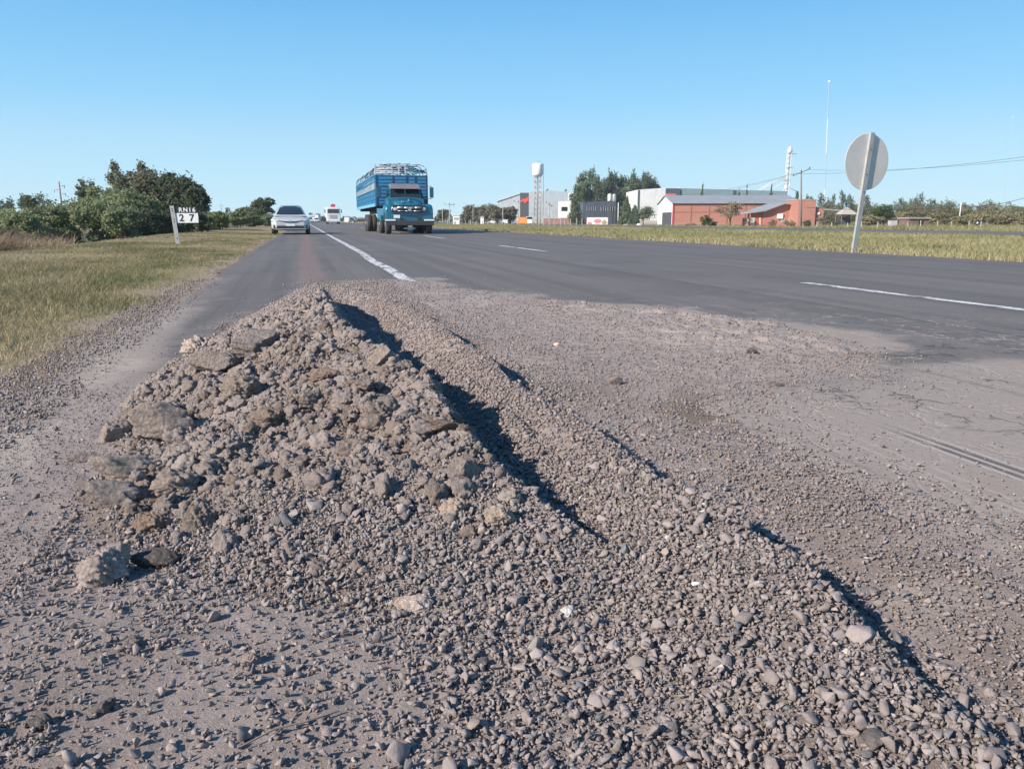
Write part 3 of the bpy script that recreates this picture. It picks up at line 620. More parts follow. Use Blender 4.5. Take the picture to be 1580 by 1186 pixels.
# a white stub and a dry twig
M_white=simple('white_paint',(.78,.77,.74),.55,var=.04)
P_,t_=hit(1076,905); o=MB().bar((-.0095,0,0),(.0095,0,0),.0028,n=10).build('white_stub',M_white); o.location=P_+Vector((0,0,.006)); o.rotation_euler=(0,.1,.05)
tag(o,'short white tube like a cigarette butt on the gravel ridge','litter')
P_,t_=hit(1285,925)
o=MB().tube([(-.012,0,0),(0,.002,.002),(.012,.001,0)],.0011,5).build('wood_splinter',simple('straw',(.50,.38,.26),.8)); o.location=P_+Vector((0,0,.006)); tag(o,'tiny straw coloured splinter on the dirt right of the ridge','litter')
P_,t_=hit(450,1130); o=MB().tube([(-.06,-.02,0),(-.02,-.004,.006),(.02,.004,.004),(.06,.022,.0)],.0013,5).build('dry_twig',M_bare); o.location=P_+Vector((0,0,.006)); tag(o,'thin dry twig lying across the sand and gravel at the bottom','twig')
# ---------------------------------------------------------------- grass
def blades(N,region,hgt,wid,clump,zfn,tintfn,seed):
    g=np.random.default_rng(seed); X,Y=region(g,N); n=len(X)
    z=zfn(X,Y); h=hgt(X,Y)*g.uniform(.45,1.3,n); wd=wid(X,Y)*g.uniform(.6,1.3,n); a=g.uniform(0,2*np.pi,n); lean=g.uniform(.2,1.3,n)*h; la=g.uniform(0,2*np.pi,n)
    dx=np.cos(a)*wd/2;dy=np.sin(a)*wd/2; lx=np.cos(la)*lean;ly=np.sin(la)*lean
    b=np.stack([X,Y,z-.01],1); e=np.stack([dx,dy,0*dx],1); m=b+np.stack([lx*.35,ly*.35,h*.6],1); tp=b+np.stack([lx,ly,h],1)
    V=np.stack([b-e,b+e,m+e*.7,m-e*.7,tp],1).reshape(-1,3); i=np.arange(n)[:,None]*5
    F=np.concatenate([i+np.array([[0,1,2]]),i+np.array([[0,2,3]]),i+np.array([[3,2,4]])],0)
    return V,F,np.repeat(tintfn(X,Y,g,n),5)
def reg_left(g,N):
    d=2.0+40*g.random(N)**1.7; X=-1.08-4.9*g.random(N); Y=d
    k=inview(X,Y,.4)&(g.random(N)<.25+.75*smooth(-1.10,-1.50,X+.30*fbm(X,Y,1.1,4,8))); return X[k],Y[k]
def tint_left(X,Y,g,n):
    t=.82+.85*fbm(X,Y,.45,4,201)+.35*fbm(X,Y,2.2,3,202)+g.normal(0,.16,n)
    t-=.55*smooth(1.3,.2,np.hypot((X+1.9)/.5,(Y-10.5)/3.2))            # greener patch by the shoulder
    return np.clip(t,0,1)
zl=lambda X,Y:gz(X)
V,F,T=blades(330000,reg_left,lambda X,Y:.03+.03*smooth(-1.3,-2.4,X)+.05*fbm(X,Y,.9,4,5),lambda X,Y:.0035+.00035*Y,0,zl,tint_left,1)
tag(mesh_np('verge_grass',V,F,M_grass,attrs=dict(tint=T)),'short dry and green grass on the left verge','grass',kind='stuff')
def reg_med(g,N):
    Y=3+150*g.random(N)**1.6; X=11.0+19.5*g.random(N)**1.3; k=inview(X,Y,.35)&(Y>2); return X[k],Y[k]
def tint_med(X,Y,g,n): return np.clip(.68+.5*fbm(X,Y,.35,4,211)+.2*smooth(12.5,11.2,X)+g.normal(0,.15,n),0,1)
V,F,T=blades(260000,reg_med,lambda X,Y:.13+.05*fbm(X,Y,.6,3,6)+0*X,lambda X,Y:.012+.0004*Y,0,zl,tint_med,2)
tag(mesh_np('median_grass',V,F,M_grassfar,attrs=dict(tint=T)),'dry yellow green grass between the two roads','grass',kind='stuff')
def reg_weed(g,N):
    Y=9+17*g.random(N); X=-6.6-2.6*g.random(N); k=inview(X,Y,.1)&(g.random(N)<.4+.9*fbm(X,Y,.5,3,9)+.3); return X[k],Y[k]
V,F,T=blades(42000,reg_weed,lambda X,Y:(.85+.35*fbm(X,Y,.6,3,7))*(1-.4*smooth(16,26,Y))+0*X,lambda X,Y:.02+0*X,0,zl,lambda X,Y,g,n:np.clip(.5+.6*fbm(X,Y,.5,3,3)+g.normal(0,.2,n),0,1),3)
tag(mesh_np('tall_weeds',V,F,M_weed,attrs=dict(tint=T)),'tall dry brown weeds in the ditch in front of the thicket','weeds',kind='stuff')
def reg_far(g,N):
    Y=40+180*g.random(N)**1.3; X=42.5+75*g.random(N)**1.5; k=inview(X,Y,.1)&(g.random(N)<.5+fbm(X,Y,.08,3,9)); return X[k],Y[k]
V,F,T=blades(120000,reg_far,lambda X,Y:.30+.25*fbm(X,Y,.12,3,7)+.20*smooth(55,80,X),lambda X,Y:.05+0*X,0,zl,lambda X,Y,g,n:np.clip(.55+.6*fbm(X,Y,.1,3,3)+g.normal(0,.2,n),0,1),4)
tag(mesh_np('dry_grass',V,F,M_grassfar,attrs=dict(tint=T)),'dry tan grass on the land beyond the far road','grass',kind='stuff')
# ---------------------------------------------------------------- trees and shrubs
def crown(lobes,n,leaf,seed,ncl=14,sig=.20,spiky=0,tb=.45):
    g=np.random.default_rng(seed); vol=np.array([l[3]*l[4]*l[5] for l in lobes])**.67; cnt=(n*vol/vol.sum()).astype(int); C=[];T=[]
    for l,k in zip(lobes,cnt):
        K=max(4,int(ncl)); d=g.normal(size=(K,3)); d/=np.linalg.norm(d,axis=1)[:,None]; d*=g.uniform(.35,1.0,(K,1)); ct=g.uniform(-.22,.22,K)
        idx=g.integers(0,K,k); o=d[idx]+g.normal(0,sig,(k,3))*np.array([1,1,.8+spiky])
        C.append(np.array(l[:3])+o*np.array(l[3:6])); T.append(tb+ct[idx]+g.normal(0,.12,k))
    C=np.concatenate(C);T=np.clip(np.concatenate(T),0,1);C[:,2]=np.maximum(C[:,2],.03);m=len(C)
    a=g.normal(size=(m,3));a/=np.linalg.norm(a,axis=1)[:,None]; a[:,2]*=(1+spiky*1.5); b=np.cross(a,g.normal(size=(m,3)));b/=np.linalg.norm(b,axis=1)[:,None]
    s=leaf*g.uniform(.5,1.25,(m,1)); a=a*s;b=b*s*g.uniform(.35,.8,(m,1))
    V=np.stack([C-a,C-b*.9,C+a,C+b],1).reshape(-1,3); F=np.arange(4*m).reshape(-1,4); return V,F,np.repeat(T,4)
def trunk(h,r,lobes,seed,stems=1):
    g=random.Random(seed); mb=MB()
    for s in range(stems):
        bx=g.uniform(-.25,.25)*(stems>1); by=g.uniform(-.2,.2)*(stems>1); top=Vector((bx*1.5,by*1.5,h*.55)); mid=Vector((bx+g.uniform(-.1,.1),by,h*.28))
        mb.bar((bx,by,-.1),mid,r,r*.75,7,False); mb.bar(mid,top,r*.75,r*.5,7,False)
        for l in lobes[:9]:
            st=mid.lerp(top,g.random()); en=Vector(l[:3])+Vector((g.uniform(-.3,.3)*l[3],g.uniform(-.3,.3)*l[4],.2*l[5])); m2=st.lerp(en,.5)+Vector((0,0,-.06*h*g.random()))
            mb.bar(st,m2,r*.38,r*.25,5,False); mb.bar(m2,en,r*.25,r*.07,5,False)
    return mb
def tree(name,label,cat,group,loc,W,Hh,mat,n,leaf,seed,shape='round',stems=1,tb=.45,tr=True,D=None,sig=.20):
    g=random.Random(seed*7+1); D=D or W*.8; L=[]
    if shape=='round':
        L.append((0,0,Hh*.62,W*.36,D*.36,Hh*.32))
        for i in range(8):
            a=g.uniform(0,6.28); rr=g.uniform(.45,1.); L.append((math.cos(a)*W*.30*rr,math.sin(a)*D*.30*rr,Hh*g.uniform(.45,.84),W*g.uniform(.13,.22),D*g.uniform(.13,.22),Hh*g.uniform(.10,.17)))
    elif shape=='bush':
        for i in range(9):
            a=g.uniform(0,6.28); rr=g.uniform(.1,1.); L.append((math.cos(a)*W*.33*rr,math.sin(a)*D*.33*rr,Hh*g.uniform(.22,.75),W*g.uniform(.17,.27),D*g.uniform(.15,.25),Hh*g.uniform(.18,.28)))
    elif shape=='cone':
        for i in range(9):
            q=i/8; L.append((g.uniform(-.06,.06)*W,g.uniform(-.06,.06)*W,Hh*(.12+.80*q),W*.5*(1-.80*q)*g.uniform(.8,1.1),W*.5*(1-.80*q),Hh*.11))
    elif shape=='tall':
        for i in range(11):
            q=i/10; a=g.uniform(0,6.28); L.append((math.cos(a)*W*.26,math.sin(a)*W*.26,Hh*(.18+.70*q),W*(.46-.26*q)*g.uniform(.8,1.2),W*(.42-.22*q),Hh*.11))
    elif shape=='bareish':
        for i in range(9):
            a=g.uniform(0,6.28); rr=g.uniform(.2,1.); L.append((math.cos(a)*W*.36*rr,math.sin(a)*D*.36*rr,Hh*g.uniform(.5,.85),W*.15,D*.15,Hh*.13))
    root=empty(name,loc,g.uniform(0,6.28) if shape in('cone','tall') else -PS,label,cat,group)
    V,F,T=crown(L,int(n*1.55),leaf,seed,14,sig,spiky=.8 if shape in('cone','tall') else 0,tb=tb)
    mesh_np('crown',V,F,mat,parent=root,attrs=dict(tint=T))
    if tr: trunk(Hh,max(.04,Hh*.022) if stems>1 else Hh*.03,L,seed,stems).build('trunk',M_bark,root,fix=False)
    return root
def tree_px(name,label,cat,group,px,top,wpx,d,mat,n,leaf,seed,shape='round',base=None,**k):
    p=at(px,top,d); zb=float(gz(p.x)) if base is None else base
    return tree(name,label,cat,group,(p.x,p.y,zb),wpx*d/FPX,p.z-zb,mat,n,leaf,seed,shape,**k)
gS='shrubs of the thicket beyond the left ditch'
for i,(px,top,wp,d,lab,mt,tb) in enumerate([
 (-30,314,110,34,'olive green shrub cut by the left edge of the picture',M_leafA,.5),(28,313,110,36,'bright green leafy shrub at the far left behind the brown weeds',M_leafA,.6),
 (85,306,110,38,'rounded mid green shrub below the power pylon',M_leafA,.55),(140,300,105,38,'feathery pale green shrub left of the tall thicket trees',M_leafA,.62),
 (185,312,90,39,'low leafy shrub at the foot of the tall thicket trees',M_leafA,.45),(225,318,90,41,'dark low shrub left of the kilometre sign',M_leafD,.4),
 (262,315,80,42,'dark shrub directly behind the kilometre sign',M_leafD,.3),(298,312,54,45,'dark shrub at the right end of the tall thicket',M_leafD,.35),
 (340,324,54,62,'low green shrub right of the kilometre sign',M_leafA,.5),(366,322,46,68,'second low green shrub right of the kilometre sign',M_leafA,.55),(390,326,44,76,'low green shrub left of the silver car',M_leafA,.4),(415,331,34,88,'small dark shrub half behind the silver car',M_leafA,.35)]):
    tree_px('shrub',lab,'shrub',gS,px,top,wp,d,mt,11000 if wp>70 else 6500,.075 if d<50 else .10,300+i,'bush',stems=3,tb=tb)
gT='trees rising from the left thicket'
for i,(px,top,wp,d,lab,mt,sh,tb,n) in enumerate([
 (56,295,66,95,'hazy round dark tree far behind the left shrubs',M_leafD,'round',.5,2600),(5,303,40,120,'faint distant tree at the left picture edge',M_leafD,'round',.5,1200),
 (135,276,52,58,'thin crowned tree left of the tallest trees',M_leafD,'round',.45,2400),(160,280,60,52,'pale green feathery tree left of the tallest one',M_leafA,'round',.65,5000),
 (197,248,84,54,'tallest thicket tree with a loose twiggy top',M_leafO,'round',.42,7500),(238,251,94,52,'broad tree in the middle of the thicket, greyish green',M_leafO,'round',.35,9000),
 (205,285,120,48,'wide lower tree filling the middle of the thicket',M_leafA,'bush',.5,9000),(277,264,78,50,'dark round tree above the kilometre sign',M_leafD,'round',.45,7000),(300,285,52,49,'small dark tree at the right end of the thicket',M_leafD,'round',.38,4500),(262,292,95,50,'dark lower tree behind the kilometre sign',M_leafD,'bush',.4,7000),
 (404,303,42,98,'dark rounded tree standing above the low shrubs left of the silver car',M_leafD,'round',.5,3800),(385,318,40,100,'brownish tree left of the dark rounded one near the car',M_leafO,'round',.4,2500)]):
    tree_px('tree',lab,'tree',gT,px,top,wp,d,mt,n,.10 if d<70 else .16,400+i,sh,tb=tb)
tree_px('dry_bush','greyish dry twiggy bush at the right foot of the thicket','bush',None,312,345,26,46,M_weed,900,.07,431,'bush',stems=3)
tree_px('dry_bush','dry brown bush at the foot of the thicket left of the kilometre sign','bush',None,205,362,60,38,M_weed,1400,.07,432,'bush',stems=3)
# ---------------------------------------------------------------- more materials
def paint(name,c,rough=.35,coat=.5,metal=0,dirt=.25): return simple(name,c,rough,metal,.06,2,coat,0,30,((.22,.19,.16),dirt))
M_galv=simple('galvanised',(.42,.42,.41),.55,.35,.12,6,dirt=((.30,.28,.25),.4)); M_plate=simple('sign_back',(.60,.57,.53),.6,.1,.05,3,dirt=((.36,.33,.29),.35))
M_black=simple('black_plastic',(.03,.03,.032),.5); M_rubber=simple('rubber',(.045,.043,.042),.85,var=.25,scale=9); M_steel=simple('dark_steel',(.06,.06,.065),.6,.3); M_chrome=simple('chrome',(.50,.50,.52),.35,.6,dirt=((.3,.28,.26),.3))
M_signblack=simple('sign_black',(.025,.027,.03),.5); M_signwhite=simple('sign_white',(.78,.78,.76),.5,var=.03)
M_red=simple('red_paint',(.60,.07,.06),.5); M_dash=simple('dark_gap',(.012,.012,.014),.8)
def glass(name,c=(.02,.03,.035)):
    m,t=newmat(name); t.p.inputs['Base Color'].default_value=(*c,1); t.p.inputs['Roughness'].default_value=.08; t.p.inputs['Specular IOR Level'].default_value=.7; return m
M_glass=glass('dark_glass'); M_lens=simple('lamp_lens',(.72,.73,.74),.2,.2)
def text_mesh(s,size,m,name,parent,M,bold=.0,ext=.002):
    cu=bpy.data.curves.new(name,'FONT'); cu.body=s; cu.size=size; cu.align_x='CENTER'; cu.align_y='CENTER'; cu.extrude=ext; cu.offset=bold
    to=bpy.data.objects.new('tmp',cu); scn.collection.objects.link(to); bpy.context.view_layer.update()
    me=bpy.data.meshes.new_from_object(to.evaluated_get(bpy.context.evaluated_depsgraph_get())); bpy.data.objects.remove(to); bpy.data.curves.remove(cu)
    me.name=name; me.materials.clear(); me.materials.append(m); me.transform(M); o=bpy.data.objects.new(name,me); scn.collection.objects.link(o); o.parent=parent; return o
RXm=Matrix.Rotation(math.pi/2,4,'X')
# ---------------------------------------------------------------- kilometre sign
b=flat(274,378,gz(-3.2)); d_=b.x*math.sin(PS)+b.y*math.cos(PS); u_=d_/FPX
ks=empty('kilometre_sign',b,-PS*.6,'leaning kilometre post with white digits RN16 on black and black 2 7 on white','road sign')
ks.rotation_euler=(0,0,-.10)
# u_ = metres per photo pixel there
mb=MB(); mb.prism([(-3*u_+1.2*u_,-.12),(3*u_+1.2*u_,-.12),(3*u_-3.5*u_,58*u_),(-3*u_-3.5*u_,58*u_)],'y',-.009,.009); mb.build('post',M_galv,ks)
for z in (53.5,50.5,38,34.5,10): xo=(1.2-4.7*z/58)*u_; MB().bar((xo,-.012,z*u_),(xo,-.0085,z*u_),.9*u_,n=10).build('bolt_hole',M_dash,ks)
pw=36*u_; top=MB().box((-3.5*u_+pw/2+.0,0.018,52*u_),(pw,.012,9.5*u_)).build('number_plate',M_signblack,ks,bevel=.003)
bot=MB().box((-3*u_+pw/2,.018,40*u_),(pw,.012,14.4*u_)).build('number_plate',M_signwhite,ks,bevel=.003); bot['label']='white plate with black 2 7'; top['label']='black plate with white RN16'
tx=lambda x,z:Matrix.Translation((x,.0095,z))@RXm
for ch,x in (('R',11.8),('N',19),('1',25.4),('6',31)): text_mesh(ch,8.8*u_,M_signwhite,'letter',top,tx(-3.5*u_+x*u_,51.8*u_),.004)
for ch,x in (('2',12),('7',26.5)): text_mesh(ch,14.5*u_,M_signblack,'digit',bot,tx(-3.*u_+x*u_,39.8*u_),.005)
# ---------------------------------------------------------------- round sign seen from the back
b=flat(1318,390,-.01); d_=b.x*math.sin(PS)+b.y*math.cos(PS); u_=d_/FPX
rs=empty('round_road_sign',b,0,'grey back of a round traffic sign on a leaning post at the right road edge','traffic sign')
Hs=176*u_; Rr=41.0*u_; zc=Hs-42*u_
rs.rotation_euler=(0,R_(5),R_(5))
mb=MB().lathe([(Rr*.985,0),(Rr,.003),(Rr,.007),(Rr*.985,.010)],48,Matrix.Translation((0,.045,zc))@Matrix.Rotation(-math.pi/2,4,'X')); mb.build('disc',M_plate,rs)
mb=MB().box((0,0,Hs/2-.1),(.105,.006,Hs+.2)); mb.box((-.050,.022,Hs/2-.1),(.006,.045,Hs+.2)); mb.box((.050,.022,Hs/2-.1),(.006,.045,Hs+.2)); mb.build('post',M_galv,rs)
mb=MB()
for z in (zc-.25,zc+.25,zc-.6): MB().bar((0,-.012,z),(0,.05,z),.012,n=8).build('bolt',M_steel,rs)
# ---------------------------------------------------------------- wheels
def wheel(parent,x,y,r,wd,name='wheel',rimm=None,deep=.03,side=1):
    w_=empty(name,(x,y,r)); w_.parent=parent
    T=Matrix.Rotation(math.pi/2,4,'Y')
    MB().lathe([(r*.60,-wd/2),(r*.93,-wd/2),(r,-wd*.36),(r,wd*.36),(r*.93,wd/2),(r*.60,wd/2)],26,T).build('tyre',M_rubber,w_)
    m=MB(); s=side
    m.lathe([(r*.60,-wd*.42),(r*.60,wd*.42)],24,T,cap=False)
    m.lathe([(r*.60,s*(wd/2-.01)),(r*.5,s*(wd/2-.02)),(r*.42,s*(wd/2-deep)),(r*.2,s*(wd/2-deep)),(r*.16,s*(wd/2+.01)),(.001,s*(wd/2+.01))],24,T,cap=False)
    for i in range(6):
        a=i*math.pi/3; m.bar((s*(wd/2-deep),math.cos(a)*r*.3,math.sin(a)*r*.3),(s*(wd/2-deep+.015),math.cos(a)*r*.3,math.sin(a)*r*.3),r*.035,n=6)
    m.build('rim',rimm or M_galv,w_,fix=False); return w_
# ---------------------------------------------------------------- cars
def ring(hw,zb,zt,y,n=20,e=.38):
    pts=[]
    for i in range(n):
        t=2*math.pi*i/n; c,s_=math.cos(t),math.sin(t)
        pts.append((hw*math.copysign(abs(c)**e,c),y,(zb+zt)/2+(zt-zb)/2*math.copysign(abs(s_)**e,s_)))
    return pts
def car(loc,rz,m,label,group=None,detail=True,plate=True):
    r=empty('car',loc,rz,label,'car',group)
    bd=MB(); S=[(0,.34,.60,.60),(.05,.27,.68,.74),(.18,.22,.735,.83),(.45,.19,.80,.875),(.95,.18,.87,.885),(1.35,.18,.93,.885),(2.4,.18,.95,.888),(3.6,.19,.97,.885),(4.2,.22,1.0,.86),(4.5,.3,1.0,.80),(4.6,.36,.92,.72)]
    bd.loft([ring(hw,zb,zt,y,24,.42) for y,zb,zt,hw in S]); bd.build('body',m,r)
    # cabin: roof and pillars, widths narrowing upward
    st=[(1.02,.90,.94),(1.20,.90,1.02),(1.55,.90,1.235),(1.85,.90,1.385),(2.15,.90,1.455),(2.7,.90,1.475),(3.2,.90,1.44),(3.7,.92,1.27),(4.15,.94,1.03)]
    def hwz(z): return .75-.27*((z-.9)/.58)
    rings=[]
    for y,zb,zt in st:
        q=[(-hwz(zb),y,zb)]+[(-hwz(zb+(zt-zb)*k)+ (.0 if k<.9 else .02),y,zb+(zt-zb)*k) for k in (.35,.7,.93)]+[(-hwz(zt)*.82,y,zt),(0,y,zt+.012),(hwz(zt)*.82,y,zt)]+[(hwz(zb+(zt-zb)*k)-(.0 if k<.9 else .02),y,zb+(zt-zb)*k) for k in (.93,.7,.35)]+[(hwz(zb),y,zb)]
        rings.append(q)
    MB().loft(rings,closed=True).build('cabin',m,r)
    def sheet(ya,za,yb,zb,ins,name,off):
        mb=MB(); N=8;vs=[];fs=[]
        for j in range(5):
            k=j/4; y=ya+(yb-ya)*k; z=za+(zb-za)*k+.030*math.sin(math.pi*k)
            for i in range(N+1):
                u=-1+2*i/N; hw=(hwz(z)-ins); vs.append((u*hw,y+off-.05*(1-u*u)*(1 if off<0 else -1),z+.012))
        for j in range(4):
            for i in range(N): a=j*(N+1)+i; fs.append((a,a+1,a+N+2,a+N+1))
        mb.add(vs,fs,sm=True); return mb.build(name,M_glass,r)
    sheet(1.13,.955,1.98,1.405,.075,'windscreen',-.035); sheet(4.05,1.06,3.42,1.36,.09,'rear_window',.05)
    for s in(-1,1):
        mb=MB(); P=[(1.50,.985),(2.02,1.36),(2.75,1.40),(3.35,1.34),(3.85,1.06),(3.5,.99)]
        mb.add([(s*(hwz(z)+.008),y,z) for y,z in P],[tuple(range(6))]); mb.build('side_window',M_glass,r,fix=False)
        mb=MB(); mb.loft([[(s*.60,-.0,.60),(s*.60,.0,.665),(s*.60,.0,.665),(s*.60,.0,.60)],[(s*.70,.05,.61),(s*.70,.08,.705),(s*.70,.09,.705),(s*.70,.05,.61)],[(s*.80,.16,.63),(s*.80,.24,.74),(s*.80,.28,.74),(s*.80,.16,.63)],[(s*.875,.42,.69),(s*.865,.55,.765),(s*.86,.55,.765),(s*.87,.42,.69)]])
        h=mb.build('headlight',M_lens,r); h.scale=(1.012,1,1); h.location=(0,-.012,0)
        mb=MB().loft([ring(.01,.94,.98,1.5,8),ring(.10,.93,1.05,1.42,8),ring(.10,.93,1.05,1.50,8)]); mi=mb.build('mirror',m,r); mi.location=(s*.95,0,.03)
        MB().box((s*.71,.085,.40),(.12,.10,.15)).build('fog_light_recess',M_black,r,bevel=.02)
        MB().box((s*.74,4.55,.80),(.22,.12,.14)).build('tail_light',M_red,r,bevel=.02)
    MB().box((0,-.004,.355),(1.22,.10,.16),taper=1).build('lower_grille',M_black,r,bevel=.02)
    mb=MB(); vs=[(-.56,.012,.665),(-.25,-.03,.615),(0,-.045,.585),(.25,-.03,.615),(.56,.012,.665),(.56,.03,.690),(.25,-.015,.655),(0,-.03,.64),(-.25,-.015,.655),(-.56,.03,.690)]
    gr=mb.add(vs+[(x,y+.08,z) for x,y,z in vs],[tuple(range(10)),]+[(i,(i+1)%10,10+(i+1)%10,10+i) for i in range(10)]).build('upper_grille',M_black,r)
    MB().lathe([(.05,0),(.05,.02)],16,Matrix.Translation((0,-.04,.655))@Matrix.Rotation(math.pi/2,4,'X')).build('badge',M_chrome,r)
    MB().box((0,-.065,.275),(1.35,.05,.04)).build('bumper_lip',M_chrome,r)
    if plate: MB().box((0,-.05,.475),(.40,.02,.11)).build('licence_plate',M_signwhite,r)
    MB().box((0,1.52,.93),(1.0,.02,.02)).build('wiper',M_black,r)
    for s in(-1,1):
        for y in (.86,3.55): wheel(r,s*.775,y,.315,.205,side=s,rimm=M_galv)
    r.scale=(1,1,.94); return r
M_silver=simple('silver_paint',(.53,.55,.56),.32,.12,.03,2,.6); M_wcar=paint('white_car_paint',(.72,.72,.70)); M_rcar=paint('red_car_paint',(.45,.05,.05)); M_dcar=paint('dark_car_paint',(.10,.11,.13))
p=flat(449,362.0); car((p.x,p.y,0),0,M_silver,'silver sedan driving on the left shoulder towards the camera')
p=at(479,343,205); car((1.9,p.y,0),0,M_wcar,'tiny distant pale car just right of the silver sedan')
p=at(496,343,230); car((3.9,p.y,0),0,M_wcar,'tiny distant white car left of the white lorry')
p=at(530,343,190); car((7.6,p.y,0),0,M_wcar,'distant light car just right of the white lorry')
p=at(548,343,240); car((14.5,p.y,.0),0,M_dcar,'distant dark car partly behind the cattle truck rear wheels')
# ---------------------------------------------------------------- cattle truck
M_teal=simple('teal_cab_paint',(.010,.135,.215),.33,.15,.08,2,.6,dirt=((.12,.12,.12),.25)); M_blue=simple('blue_trailer_paint',(.035,.22,.42),.55,.0,.16,2.5,dirt=((.10,.16,.20),.4)); M_lblue=simple('light_blue_rail',(.14,.38,.52),.6); M_dblue=simple('deep_blue_frame',(.022,.085,.15),.6); M_roofgrey=simple('cab_roof_grey',(.17,.155,.17),.6)
M_whiteold=simple('old_white_paint',(.50,.52,.54),.7,var=.25,scale=6,dirt=((.10,.16,.20),.6))
M_blue2=simple('post_blue',(.035,.16,.26),.6)
M_plank=simple('inner_plank',(.028,.10,.17),.8,var=.3,scale=4)
def truck():
    p=flat(633,361.3); r=empty('cattle_truck',(p.x,p.y,0),.0,'old blue bonneted lorry with a tall blue cattle trailer and white front rails','truck')
    # bonnet + cab (front of the bumper at y=0)
    MB().loft([ring(.50,.86,1.30,.10,24,.5),ring(.60,.80,1.48,.22,24,.5),ring(.62,.78,1.60,.55,24,.5),ring(.66,.78,1.68,1.0,24,.5),ring(.74,.78,1.73,1.45,24,.45)]).build('bonnet',M_teal,r)
    for s in(-1,1):
        R=[]
        for y,zb,zt,hw in ((.10,.62,1.22,.22),(.18,.60,1.34,.28),(.45,.95,1.42,.30),(.9,1.0,1.42,.29),(1.25,.85,1.30,.26),(1.5,.55,1.05,.22)):
            R.append([(x+s*.88,yy,z) for x,yy,z in ring(hw,zb,zt,y,18,.55)])
        f=MB().loft(R).build('front_fender',M_teal,r)
        m=MB().lathe([(.155,0),(.155,.05),(.135,.07)],24,Matrix.Translation((s*.70,.12,1.17))@Matrix.Rotation(math.pi/2,4,'X')).build('headlight',M_chrome,r)
        MB().lathe([(.12,.0),(.11,.02),(.06,.035),(.001,.04)],20,Matrix.Translation((s*.70,.055,1.17))@Matrix.Rotation(math.pi/2,4,'X')).build('lens',M_lens,m)
    # grille opening and bars
    gm=MB(); gm.loft([[(-.86,.10,1.02),(-.80,.10,1.36),(.80,.10,1.36),(.86,.10,1.02)],[(-.86,.02,1.03),(-.78,.03,1.34),(.78,.03,1.34),(.86,.02,1.03)]],sm=False); gr=gm.build('grille',M_black,r)
    cb=MB()
    for i in range(8): cb.add([],[])
    cb.tube([(-.58,-.0,1.25),(-.25,-.02,1.235),(0,-.03,1.225),(.25,-.02,1.235),(.58,-.0,1.25)],.045,8); cb.tube([(-.58,0,1.09),(-.2,-.02,1.085),(0,-.03,1.08),(.2,-.02,1.085),(.58,0,1.09)],.022,8); cb.box((0,-.03,1.17),(.16,.05,.15)); cb.tube([(-.56,-.0,1.27),(-.60,-.0,1.18),(-.56,0,1.10)],.03,8)
    cb.build('grille_bar',M_chrome,gr)
    MB().loft([ring(1.06,.60,1.04,.13,24,.35),ring(1.08,.62,1.06,.30,24,.35)]).build('front_apron',M_teal,r)
    MB().box((0,.30,1.60),(.05,.30,.09),taper=.5).build('bonnet_emblem',M_chrome,r); MB().box((-.33,.17,1.52),(.12,.03,.05)).build('bonnet_vent',M_chrome,r)
    MB().box((0,.0,.52),(2.3,.10,.22)).build('bumper',M_steel,r,bevel=.02)
    for s in(-1,1): MB().box((s*.93,-.06,.66),(.50,.03,.075)).build('bumper_strip',M_signwhite,r,bevel=.01)
    MB().box((-.62,-.01,.83),(.30,.02,.15)).build('licence_plate',M_signwhite,r); MB().box((-.02,.10,.27),(.56,.03,.08)).build('tow_plate',M_galv,r)
    # cab
    cs=[(1.35,.8,1.70,.84,.84),(1.50,.8,1.76,.90,.84),(1.72,.8,2.28,.92,.73),(1.95,.8,2.37,.93,.72),(2.55,.8,2.37,.93,.72),(2.75,.8,2.25,.90,.72)]
    rings=[]
    for y,zb,zt,w1,w2 in cs:
        zm=min(1.68,zt-.02); rings.append([(-w1,y,zb),(-w1,y,zm),(-w2,y,zt-.07),(-w2*.86,y,zt),(0,y,zt+.03),(w2*.86,y,zt),(w2,y,zt-.07),(w1,y,zm),(w1,y,zb)])
    MB().loft(rings).build('cab',M_teal,r)
    MB().loft([[(-.74,1.40,2.17),(-.70,1.55,2.34),(.70,1.55,2.34),(.74,1.40,2.17)],[(-.75,1.80,2.33),(-.66,1.8,2.43),(.66,1.8,2.43),(.75,1.8,2.33)],[(-.75,2.6,2.33),(-.66,2.6,2.43),(.66,2.6,2.43),(.75,2.6,2.33)]],sm=False).build('roof_visor',M_roofgrey,r)
    MB().add([(-.76,1.455,1.75),(.76,1.455,1.75),(.68,1.665,2.19),(-.68,1.665,2.19)],[(0,1,2,3)]).build('windscreen',M_glass,r,fix=False)
    MB().box((0,1.545,1.97),(.04,.04,.42)).build('windscreen_pillar',M_teal,r)
    for s in(-1,1):
        MB().add([(s*.915,1.62,1.74),(s*.915,2.45,1.74),(s*.80,2.4,2.2),(s*.80,1.78,2.2)],[(0,1,2,3)]).build('door_window',M_glass,r,fix=False)
        mi=MB().tube([(s*.86,1.6,2.30),(s*1.32,1.45,2.30),(s*1.32,1.45,1.70),(s*.93,1.6,1.72)],.014).build('mirror_arm',M_steel,r)
        MB().box((s*1.30,1.42,2.0),(.20,.05,.50)).build('mirror',M_dblue,r,bevel=.02)
        MB().box((s*1.05,2.35,.75),(.30,.7,.30)).build('side_tank',M_teal,r,bevel=.03)
        for k in range(2): wheel(r,s*(1.02-.30*k),3.25,.48,.25,side=s,rimm=M_galv)
        wheel(r,s*.98,.62,.47,.26,side=s,rimm=M_galv)
        MB().box((s*1.04,2.72,.98),(.52,.04,.52)).build('mudguard',M_lblue,r,bevel=.01)
    fr=MB()
    for s in(-1,1): fr.box((s*.42,2.3,.72),(.09,4.6,.2))
